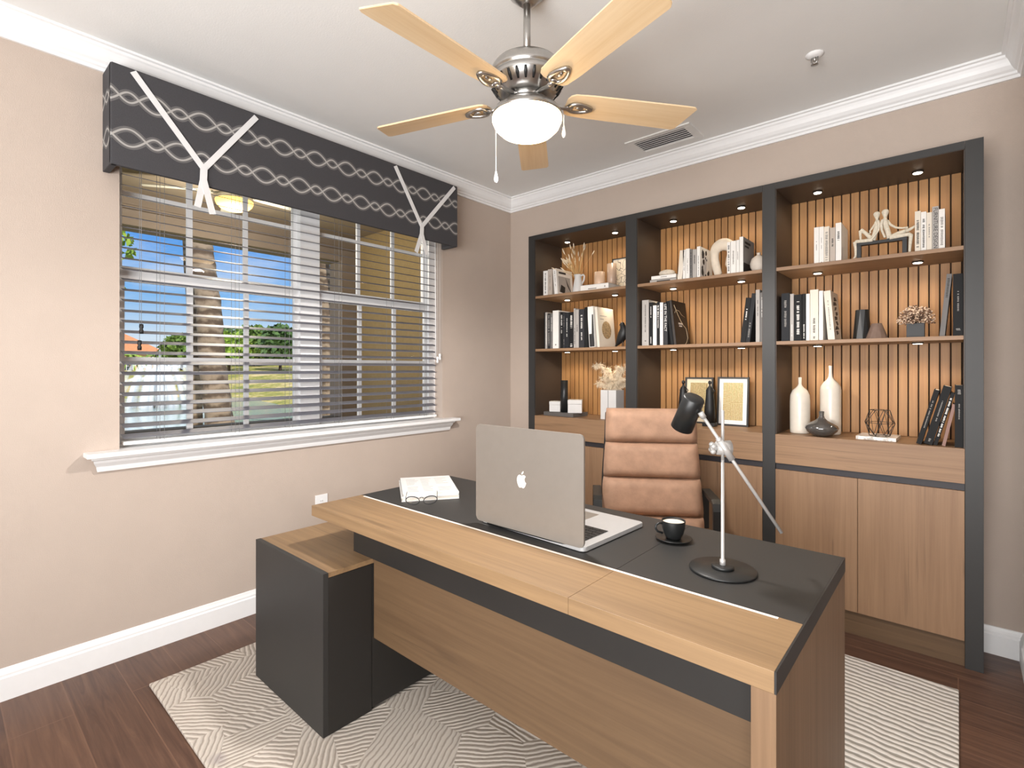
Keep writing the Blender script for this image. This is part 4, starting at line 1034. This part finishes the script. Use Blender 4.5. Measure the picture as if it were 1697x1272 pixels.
def frame(name, label, x0, x1, y, z, h, fw, fm, mw, mm, am, tiltx=-4, aw=.0):
    o = thing(name, label, 'picture frame', ((x0+x1)/2, y, z+.0005)); o.rotation_euler = (R(tiltx), 0, 0); w_ = (x1-x0)/2
    MB().box(-w_, -w_+fw, 0, .018, 0, h).box(w_-fw, w_, 0, .018, 0, h).box(-w_+fw, w_-fw, 0, .018, 0, fw).box(-w_+fw, w_-fw, 0, .018, h-fw, h).box(-w_+fw, w_-fw, .012, .016, fw, h-fw).build('frame', fm, o)
    MB().box(-w_+fw, w_-fw, .008, .012, fw, h-fw).build('mount', mm, o)
    if mw: MB().box(-w_+fw+mw, w_-fw-mw, .0072, .008, fw+mw, h-fw-mw).build('print', am, o)
    return o
t = NT('abstract_curved_lines'); v = t.coords((1, 1, 1)); vo = t.add('ShaderNodeTexVoronoi'); vo.feature = 'DISTANCE_TO_EDGE'; vo.inputs['Scale'].default_value = 22
nz_ = t.add('ShaderNodeTexNoise'); nz_.inputs['Scale'].default_value = 9; t.link(v, nz_.inputs['Vector'])
va = t.add('ShaderNodeVectorMath'); va.operation = 'ADD'; vm = t.add('ShaderNodeVectorMath'); vm.operation = 'SCALE'; vm.inputs['Scale'].default_value = .12
t.link(nz_.outputs['Color'], vm.inputs[0]); t.link(v, va.inputs[0]); t.link(vm.outputs[0], va.inputs[1]); t.link(va.outputs[0], vo.inputs['Vector'])
t.link(t.ramp(vo.outputs['Distance'], [(.015, '#4a443e'), (.03, '#ded2bf')]), t.b.inputs['Base Color']); mAbs = t.m
frame('picture_frame', 'framed print of black curving lines on white, upper left shelf by the post', -1.90, -1.70, 3.255, S1, .262, .006, mChar, .003, mWhite, mAbs, -5)
# bird
bd = thing('bird_figurine', 'matte black bird figurine at the right end of the middle left shelf', 'figurine', (-1.685, 3.04, S2+.0004))
m = MB(); m.tube([(-.052, 0, .004), (-.035, 0, .022), (-.012, 0, .052), (.006, 0, .082), (.012, 0, .108), (.006, 0, .130), (.000, 0, .146), (-.004, 0, .160)], [.004, .013, .028, .034, .030, .020, .0165, .010], 20)
m.ico((0, 0, .148), .017, 2); m.tube([(-.008, 0, .150), (-.026, 0, .146)], [.006, .001], 8)
m.build('bird_body', mBlack, bd, smooth=True)
m = MB().tube([(.006, -.008, .05), (.004, -.009, .002)], .003, 6).tube([(.006, .008, .05), (.004, .009, .002)], .003, 6); m.build('leg', mBlack, bd)
# tray group
tr_ = MB().box(-.135, .135, -.090, .090, 0, .028, .001).build('tray', mat('grey_stone_tray', '#5a5653', .6, var=.06), loc=(-2.185, 3.095, CT+.0004)); tr_.rotation_euler = (0, 0, R(-2))
tag(tr_, 'dark grey rectangular tray on the left counter of the bookcase', 'tray')
def lidbox(label, x, y, w_, h, rz):
    o = thing('lidded_box', label, 'box', (x, y, CT+.0288), R(rz), 'white boxes on the tray')
    MB().box(-w_/2, w_/2, -w_/2, w_/2, 0, h*.68, .001).build('box_body', mGreyW, o); MB().box(-w_/2-.001, w_/2+.001, -w_/2-.001, w_/2+.001, h*.69, h, .0015).build('lid', mGreyW, o)
lidbox('smaller white box at the left of the grey tray', -2.262, 3.075, .080, .075, 28)
lidbox('larger white lidded box at the right of the grey tray', -2.092, 3.085, .100, .092, 30)
lat('candle_holder', 'tall black cylinder standing on the grey tray', 'vase', [(0, 0), (.027, 0), (.027, .232), (.022, .232), (.022, .22), (0, .22)], (-2.172, 3.06, CT+.0288), mBlackS)
lat('candle_holder', 'shorter black cylinder behind the boxes on the grey tray', 'vase', [(0, 0), (.022, 0), (.022, .185), (.018, .185), (.018, .175), (0, .175)], (-2.222, 3.135, CT+.0288), mBlackS)
pl = MB().box(-.060, .060, -.055, .055, 0, .200, .002).box(-.0012, .0012, -.0556, -.054, .0, .200).build('planter', mGreyW, loc=(-1.790, 3.09, CT+.0004))
tag(pl, 'tall square white planter holding pampas grass on the left counter', 'planter')
MBk = MB().box(-.0014, .0014, -.0562, -.0556, 0.002, .198).build('groove', mChar, pl)
pg = thing('pampas_grass', 'fluffy cream pampas grass plumes in the tall white planter', 'pampas grass', (-1.790, 3.09, CT+.195))
st_ = MB(); fl = MB()
for (dx, dy, L, lean_) in ((-.055, -.01, .20, -.10), (-.03, .03, .17, -.05), (.03, .0, .18, .05), (.07, .03, .21, .11), (.0, -.03, .11, -.02), (-.045, .02, .10, -.07), (.05, -.02, .10, .06), (.02, .03, .15, .01), (-.05, -.03, .06, -.06), (.06, .02, .06, .07), (.0, -.045, .07, .0)):
    ps = [Vector((0, 0, -.10)), Vector((dx*.3, dy*.5, .02)), Vector((dx*.7, dy, L*.55)), Vector((dx+lean_*.3, dy, L*.92)), Vector((dx+lean_*.9, dy, L*.86))]
    st_.tube(ps, .0013, 5)
    for q in range(420):
        s_ = random.random()**.8; seg = 1+s_*2.95; i = int(seg); f_ = seg-i; p = ps[i].lerp(ps[min(i+1, 4)], f_)
        d = Vector((random.gauss(0, 1), random.gauss(0, 1), random.gauss(0, .7)-.5)).normalized(); l_ = random.uniform(.015, .038); w2 = d.orthogonal().normalized()*.0011
        e_ = p+d*l_+Vector((0, 0, -.006)); fl.bm.faces.new([fl.bm.verts.new(z_) for z_ in (p-w2, p+w2, e_+w2*.4, e_-w2*.4)])
st_.build('stems', mStraw, pg); fl.build('plumes', mPamp, pg)
# stone, arch, ball vase
so = MB().ico((0, 0, .021), .052, 3, (1, .8, .42), .015).build('stone', mSand, loc=(-1.385, 3.07, S1+.0462)); tag(so, 'smooth pale oval stone lying on the flat books, upper middle shelf', 'stone')
ar = MB(); pts = []
for q in range(21):
    a = PI*(1.18-1.36*q/20); pts.append((.050*math.cos(a), 0, .148+.050*math.sin(a)))
pts = [(-.020, 0, .018), (-.030, 0, .03), (-.040, 0, .07), (-.049, 0, .11)] + pts[2:-2] + [(.048, 0, .11), (.044, 0, .08), (.058, 0, .045), (.052, 0, .022)]
ar.tube(pts, [.016, .019, .020, .020] + [.020+.010*math.sin(PI*i/(len(pts)-9)) for i in range(len(pts)-8)] + [.026, .027, .024, .018], 18, flat=1.2)
ar.box(-.035, .05, -.025, .025, 0, .006, .002)
arch = ar.build('arch_sculpture', mat('cream_plaster', '#dccfbd', .85, bump=.25, bscale=150), loc=(-1.046, 3.09, S1+.0004)); tag(arch, 'cream horseshoe shaped arch sculpture on the upper middle shelf', 'sculpture')
lat('round_vase', 'round cream vase with a tiny neck by the post, upper middle shelf', 'vase', [(0, 0), (.020, 0), (.032, .012), (.043, .035), (.044, .055), (.036, .080), (.018, .095), (.010, .099), (.009, .108), (.012, .112), (.007, .112), (0, .10)], (-.842, 3.06, S1+.0004), mat('ribbed_cream_clay', '#cfc4b7', .8, bump=.2))
# frames with woven prints
def weave(name, a, sc, rotz):
    t = NT(name); v = t.coords(); n_ = t.add('ShaderNodeTexVoronoi'); n_.distance = 'CHEBYCHEV'; n_.inputs['Scale'].default_value = sc; n_.inputs['Randomness'].default_value = .6
    t.link(v, n_.inputs['Vector']); sc_ = t.add('ShaderNodeSeparateColor'); t.link(n_.outputs['Color'], sc_.inputs[0]); sp = t.add('ShaderNodeSeparateXYZ'); t.link(v, sp.inputs[0])
    g_ = t.math('GREATER_THAN', sc_.outputs[0], .5)
    xs = t.math('ADD', t.math('MULTIPLY', sp.outputs[0], g_), t.math('MULTIPLY', sp.outputs[2], t.math('SUBTRACT', 1, g_)))
    s_ = t.math('ADD', t.math('MULTIPLY', t.math('SINE', t.math('MULTIPLY', t.math('ADD', xs, t.math('MULTIPLY', t.noise(v, 40, 3), .006)), 760)), .45), t.math('MULTIPLY', t.noise(v, 120, 2), .9))
    t.link(t.ramp(s_, [(.25, a[0]), (.5, a[1]), (.75, a[2])]), t.b.inputs['Base Color']); t.b.inputs['Roughness'].default_value = .9; return t.m
mWv1 = weave('woven_print_dark', ('#6d5c3c', '#a8925f', '#d8c496'), 15, 0); mWv2 = weave('woven_print_light', ('#9a8355', '#c4ae7c', '#e0cfa6'), 12, 0)
frame('picture_frame', 'black framed beige woven print behind the lamp head, middle counter', -1.336, -1.156, 3.215, CT, .292, .010, mChar, .024, mCream, mWv1, -4)
frame('picture_frame', 'black framed beige hatched print right of the lamp pole, middle counter', -1.122, -.938, 3.195, CT, .296, .010, mChar, .024, mWhite, mWv2, -4)
def abstract(label, x, y):
    o = thing('abstract_figurine', label, 'figurine', (x, y, CT+.0004), 0, 'black figurines by the framed prints')
    MB().box(-.036, .036, -.030, .030, 0, .022, .003).build('plinth', mBlack, o)
    f_ = MB().lathe([(0, .022), (.031, .022), (.030, .10), (.026, .16), (.022, .20), (.012, .232), (.006, .243), (.005, .252), (0, .252)], n=24)
    f_.ico((0, 0, .262), .0105, 2, (1, 1, 1.25)); f_.build('figure_body', mBlack, o)
    MB().tube([(.012, 0, .232), (.030, 0, .212), (.018, 0, .194)], .003, 8).tube([(-.012, 0, .232), (-.022, 0, .212), (-.018, 0, .194)], .003, 8).build('arm', mBlack, o)
abstract('black abstract figurine standing between the two framed prints', -1.128, 3.10)
abstract('black abstract figurine mostly hidden behind the desk lamp head', -1.292, 3.10)
# seated figures sculpture
S_ = .000318
def F(zx, zy, y=0): return Vector(((zx-350)*S_, y, (990-(zx-85)*.127-zy)*S_))
fg = thing('figurine', 'sculpture of two white figures seated back to back on a black bench, upper right shelf', 'sculpture', (-.314, 3.05, S1+.0006))
bx0, bx1 = F(142, 0).x, F(765, 0).x
MB().box(bx0, bx1, -.014, .014, .074, .088, .001).box(bx0, bx0+.018, -.014, .014, 0, .074, .001).box(bx1-.018, bx1, -.014, .014, 0, .074, .001).build('bench', mBlack, fg)
mFig = mat('aged_white_plaster', '#d3cab8', .8, var=.14, vscale=120)
def figure(name, chains):
    m = MB()
    for pts, rad in chains: m.tube(pts, rad, 12)
    o = m.build(name, mFig, fg, smooth=True)
    rm = o.modifiers.new('remesh', 'REMESH'); rm.mode = 'VOXEL'; rm.voxel_size = .0016; rm.use_smooth_shade = True
    sm = o.modifiers.new('smooth', 'SMOOTH'); sm.iterations = 4; sm.factor = .5
    return o
zs_ = .094
def fix(p, z): return Vector((p.x, p.y, z))
hipL = fix(F(345, 600), zs_); neckL = F(398, 352); headL = F(395, 268)
figure('seated_figure', [
 ([hipL+Vector((0, 0, -.002)), F(375, 540), F(395, 450), F(402, 385), neckL, F(398, 330)], [.0115, .0105, .0105, .0125, .0060, .0055]),
 ([F(398, 335), F(396, 300), headL, F(394, 240), F(394, 226)], [.006, .0105, .0145, .0125, .006]),
 ([F(376, 268), F(350, 262)], [.004, .0015]), 
 ([hipL+Vector((0, -.008, 0)), fix(F(240, 640, -.010), .094), fix(F(125, 662, -.010), .096), F(115, 690, -.012), F(128, 800, -.012), F(128, 900, -.012), F(122, 925, -.013)], [.0105, .0092, .0082, .0078, .0062, .005, .005]),
 ([F(130, 915, -.013), F(108, 945, -.016), F(85, 978, -.018)], [.0055, .0045, .003]),
 ([hipL+Vector((0, .009, 0)), F(265, 560, .012), F(188, 478, .014), F(176, 500, .014), F(180, 570, .013), F(184, 650, .012)], [.0105, .009, .0075, .0072, .006, .005]),
 ([F(398, 372, .012), F(365, 410, .014), F(325, 478, .014), F(305, 508, .012), F(312, 545, .010)], [.0065, .0055, .0045, .004, .0045]),
 ([F(415, 372, -.010), F(428, 430, -.014), F(420, 520, -.015), F(380, 590, -.014), fix(F(335, 630, -.013), .0965)], [.0068, .006, .005, .0045, .0048])])
hipR = fix(F(555, 580), zs_); headR = F(500, 243)
figure('seated_figure', [
 ([hipR+Vector((0, 0, -.002)), F(530, 530), F(505, 440), F(490, 365), F(498, 330), F(500, 312)], [.012, .0112, .0115, .0135, .0065, .006]),
 ([F(500, 315), F(500, 280), headR, F(502, 212), F(502, 198)], [.0065, .011, .0155, .013, .006]),
 ([F(480, 246), F(456, 250)], [.004, .0015]),
 ([hipR+Vector((0, -.009, 0)), fix(F(690, 590, -.010), .0955), fix(F(795, 585, -.010), .097), F(812, 610, -.012), F(805, 700, -.012), F(798, 800, -.012), F(795, 860, -.012)], [.0115, .010, .0092, .0090, .0075, .006, .0055]),
 ([F(797, 855, -.012), F(785, 885, -.018), F(770, 893, -.022)], [.006, .005, .0035]),
 ([hipR+Vector((0, .008, .004)), F(650, 565, .012), F(752, 525, .012), F(768, 535, .0), F(800, 520, -.008), F(840, 492, -.008), F(858, 474, -.008)], [.011, .0095, .0085, .008, .007, .006, .0045]),
 ([F(520, 362, .012), F(560, 425, .015), F(625, 472, .014), F(700, 488, .008), F(775, 488, -.002)], [.007, .006, .005, .0045, .0045]),
 ([F(472, 362, -.010), F(455, 430, -.015), F(462, 520, -.016), F(482, 580, -.014), fix(F(500, 625, -.012), .0965)], [.0072, .0063, .0055, .005, .005])])
# right middle shelf objects
def facet(prof_sides, h, r0, r1, tw): 
    m = MB(); b = bmesh.new(); n = prof_sides; A = [b.verts.new((r0*math.cos(2*PI*k/n), r0*math.sin(2*PI*k/n), 0)) for k in range(n)]; T = [b.verts.new((r1*math.cos(2*PI*(k+tw)/n), r1*math.sin(2*PI*(k+tw)/n), h)) for k in range(n)]
    b.faces.new(A[::-1])
    for k in range(n): b.faces.new((A[k], A[(k+1) % n], T[k])); b.faces.new((A[(k+1) % n], T[(k+1) % n], T[k]))
    I = [b.verts.new((v_.co.x*.8, v_.co.y*.8, h)) for v_ in T]; J_ = [b.verts.new((v_.co.x*.75, v_.co.y*.75, h*.6)) for v_ in T]
    for k in range(n): b.faces.new((T[k], T[(k+1) % n], I[(k+1) % n], I[k])); b.faces.new((I[k], I[(k+1) % n], J_[(k+1) % n], J_[k]))
    b.faces.new(J_); m.merge(b); return m
o = facet(9, .147, .040, .0285, .5).build('faceted_vase', mBlackS, loc=(-.360, 3.06, S2+.0004)); tag(o, 'tall black tapered faceted vase on the middle right shelf', 'vase')
o = facet(12, .074, .046, .021, .5).build('faceted_vase', mBrown, loc=(-.298, 3.03, S2+.0004)); tag(o, 'short brown faceted cone vase beside the black one, middle right shelf', 'vase')
o = MB().box(-.033, .033, -.033, .033, 0, .066, .001).build('plant_pot', mBlack, loc=(-.150, 3.05, S2+.0004)); tag(o, 'black cube pot holding dried flowers on the middle right shelf', 'plant pot')
df = thing('dried_flowers', 'rounded bunch of tiny dried flowers in the black cube pot', 'dried flowers', (-.150, 3.05, S2+.060))
m = MB(); hd = MB(); hd2 = MB()
for q in range(620):
    a = random.uniform(0, 2*PI); u = random.random()**.5; z_ = random.uniform(-.1, 1)
    p = Vector((math.cos(a)*u*.072*(1 if z_ < .5 else 1.25-z_*.5), math.sin(a)*u*.05, .012+.078*z_*(1.05-.35*u*u)))
    if q % 4 == 0: m.tube([(0, 0, 0), p*.6+Vector((0, 0, .004)), p], .0006, 3)
    (hd if q % 3 else hd2).ico(p, random.uniform(.0024, .0045), 1, jit=.3)
m.build('stems', mBrown, df); hd.build('flower_heads', mat('pale_dry_petals', '#d9bfa6', .9, var=.15), df); hd2.build('seed_pods', mat('brown_dry_pods', '#7b5f4c', .9, var=.15), df)
# right counter objects
BT = [(0, 0), (.042, 0), (.047, .004), (.048, .02)]
lat('bottle_vase', 'shorter ivory porcelain bottle vase at the left of the right counter', 'vase', BT+[(.0485, .17), (.046, .205), (.036, .230), (.018, .246), (.0105, .256), (.008, .266), (.0085, .300), (.006, .300), (0, .27)], (-.642, 3.09, CT+.0004), mPorc, group='ivory bottle vases')
lat('bottle_vase', 'taller ivory porcelain bottle vase behind the smoked glass one, right counter', 'vase', BT+[(.0485, .20), (.049, .235), (.046, .252), (.034, .272), (.018, .288), (.0105, .302), (.0075, .325), (.008, .362), (.006, .362), (0, .3)], (-.510, 3.15, CT+.0004), mPorc, group='ivory bottle vases')
lat('squat_vase', 'squat smoked grey glass vase with a narrow neck on the right counter', 'vase', [(0, 0), (.030, 0), (.050, .010), (.070, .028), (.0755, .042), (.072, .054), (.050, .070), (.028, .082), (.015, .094), (.011, .106), (.0125, .128), (.0095, .128), (.009, .105), (0, .09)], (-.528, 3.015, CT+.0004), mSmoke)
t = NT('white_marble'); v = t.coords(); f_ = t.noise(v, 22, 6, .65, 1.5); t.link(t.ramp(f_, [(.42, '#a9a39c'), (.5, '#e2ddd6'), (.7, '#ece8e2')]), t.b.inputs['Base Color']); t.b.inputs['Roughness'].default_value = .25
o = MB().box(-.080, .080, -.088, .088, 0, .016, .001).build('marble_slab', t.m, loc=(-.298, 3.10, CT+.0004)); o.rotation_euler = (0, 0, R(-2)); tag(o, 'white veined marble slab on the right counter', 'slab')
ws = thing('wire_sculpture', 'thin dark wire polyhedron standing on the marble slab', 'sculpture', (-.290, 3.07, CT+.0165))
m = MB(); r_ = .066; hz = .066
rings = [[(r_*.62*math.cos(k*PI/3+.2), r_*.62*math.sin(k*PI/3+.2), .002) for k in range(6)], [(r_*math.cos(k*PI/3+.2+PI/6), r_*math.sin(k*PI/3+.2+PI/6), hz) for k in range(6)], [(r_*.62*math.cos(k*PI/3+.2), r_*.62*math.sin(k*PI/3+.2), 2*hz-.004) for k in range(6)]]
for rg in rings:
    for k in range(6): m.tube([rg[k], rg[(k+1) % 6]], .0013, 5)
for k in range(6):
    for q in (0, 2):
        m.tube([rings[q][k], rings[1][k]], .0013, 5); m.tube([rings[q][k], rings[1][k-1]], .0013, 5)
for k in (0, 2, 4):
    m.tube([rings[0][k], rings[2][(k+1) % 6]], .0011, 5)
m.build('wire_frame', mBlackS, ws)
# ================================================================ CAMERA
cam = bpy.data.cameras.new('camera'); co = bpy.data.objects.new('camera', cam); C.objects.link(co)
co.location = (0, 0, 1.30); co.rotation_euler = (R(90), 0, R(41.224))
cam.sensor_fit = 'HORIZONTAL'; cam.sensor_width = 36; cam.lens = 36*844/1697; cam.shift_y = -26/1697; cam.clip_start = .02; cam.clip_end = 400
SC.camera = co
# ================================================================ LIGHTS
def area(name, loc, target, sx, sy, e, col=(1, 1, 1)):
    L = bpy.data.lights.new(name, 'AREA'); L.shape = 'RECTANGLE'; L.size = sx; L.size_y = sy; L.energy = e; L.color = col
    o = bpy.data.objects.new(name, L); C.objects.link(o); o.location = loc
    o.rotation_euler = (Vector(target)-Vector(loc)).to_track_quat('-Z', 'Y').to_euler(); return o
area('rear_fill_light', (0.6, -1.5, 2.55), (-1.2, 1.8, 1.0), 2.4, 1.6, REAR_FILL_W, (1, 1, 1))  # added fill light behind the camera, no fitting stands here
area('ceiling_fill_light', (-.2, -1.5, 1.2), (-.6, 1.0, 2.7), 2.4, 1.4, CEIL_FILL_W, (1, 1, 1))  # unseen fill light added to brighten the ceiling, not a real bounce
L = bpy.data.lights.new('fan_bulb', 'SPOT'); L.energy = FAN_W; L.color = (1, .97, .95); L.shadow_soft_size = .06; L.spot_size = R(175); L.spot_blend = .4
o = bpy.data.objects.new('fan_bulb', L); C.objects.link(o); o.location = (FX, FY, 2.06)
L = bpy.data.lights.new('porch_bulb', 'POINT'); L.energy = PORCH_W; L.color = (1, .92, .78); L.shadow_soft_size = .12
o = bpy.data.objects.new('porch_bulb', L); C.objects.link(o); o.location = (-4.08, 1.5, 2.30)
L = bpy.data.lights.new('sun', 'SUN'); L.energy = SUN_W; L.color = (1, .95, .85); L.angle = R(.6)
o = bpy.data.objects.new('sun', L); C.objects.link(o); o.rotation_euler = Vector((-.75, .25, -.62)).to_track_quat('-Z', 'Y').to_euler()
wd = bpy.data.worlds.new('sky'); SC.world = wd; wd.use_nodes = True; nt = wd.node_tree; bg = nt.nodes['Background']
tc = nt.nodes.new('ShaderNodeTexCoord'); sp = nt.nodes.new('ShaderNodeSeparateXYZ'); nt.links.new(tc.outputs['Generated'], sp.inputs[0])
rp = nt.nodes.new('ShaderNodeValToRGB'); e = rp.color_ramp.elements
for p, c in ((.0, '#dfeaf2'), (.05, '#cfe4f5'), (.12, '#86bdf2'), (.25, '#4893ea'), (1, '#2f6fd0')):
    q = e.new(p); q.color = lin(c)
e.remove(e[0]); e.remove(e[-1]) if e[-1].position == 1 and len(e) > 5 else None
nt.links.new(sp.outputs[2], rp.inputs[0])
mp = nt.nodes.new('ShaderNodeMapping'); mp.inputs['Scale'].default_value = (2.0, 2.0, 7); nt.links.new(tc.outputs['Generated'], mp.inputs[0])
nz = nt.nodes.new('ShaderNodeTexNoise'); nz.inputs['Scale'].default_value = 2.2; nz.inputs['Detail'].default_value = 7; nz.inputs['Roughness'].default_value = .6; nt.links.new(mp.outputs[0], nz.inputs['Vector'])
cr = nt.nodes.new('ShaderNodeValToRGB'); cr.color_ramp.elements[0].position = .48; cr.color_ramp.elements[1].position = .75; cr.color_ramp.elements[1].color = (.55, .55, .55, 1); nt.links.new(nz.outputs['Fac'], cr.inputs[0])
mx = nt.nodes.new('ShaderNodeMix'); mx.data_type = 'RGBA'; nt.links.new(cr.outputs[0], mx.inputs[0]); nt.links.new(rp.outputs[0], mx.inputs[6]); mx.inputs[7].default_value = (.93, .96, 1, 1)
nt.links.new(mx.outputs[2], bg.inputs[0]); bg.inputs[1].default_value = SKY
vs = SC.view_settings; vs.view_transform = 'Standard'; vs.look = 'None'; vs.gamma = 1; vs.use_curve_mapping = False; vs.exposure = EXPO
SC.cycles.max_bounces = 8; SC.cycles.diffuse_bounces = 5; SC.cycles.glossy_bounces = 4; SC.cycles.transparent_max_bounces = 24
SC.cycles.sample_clamp_indirect = 6; SC.cycles.use_denoising = True
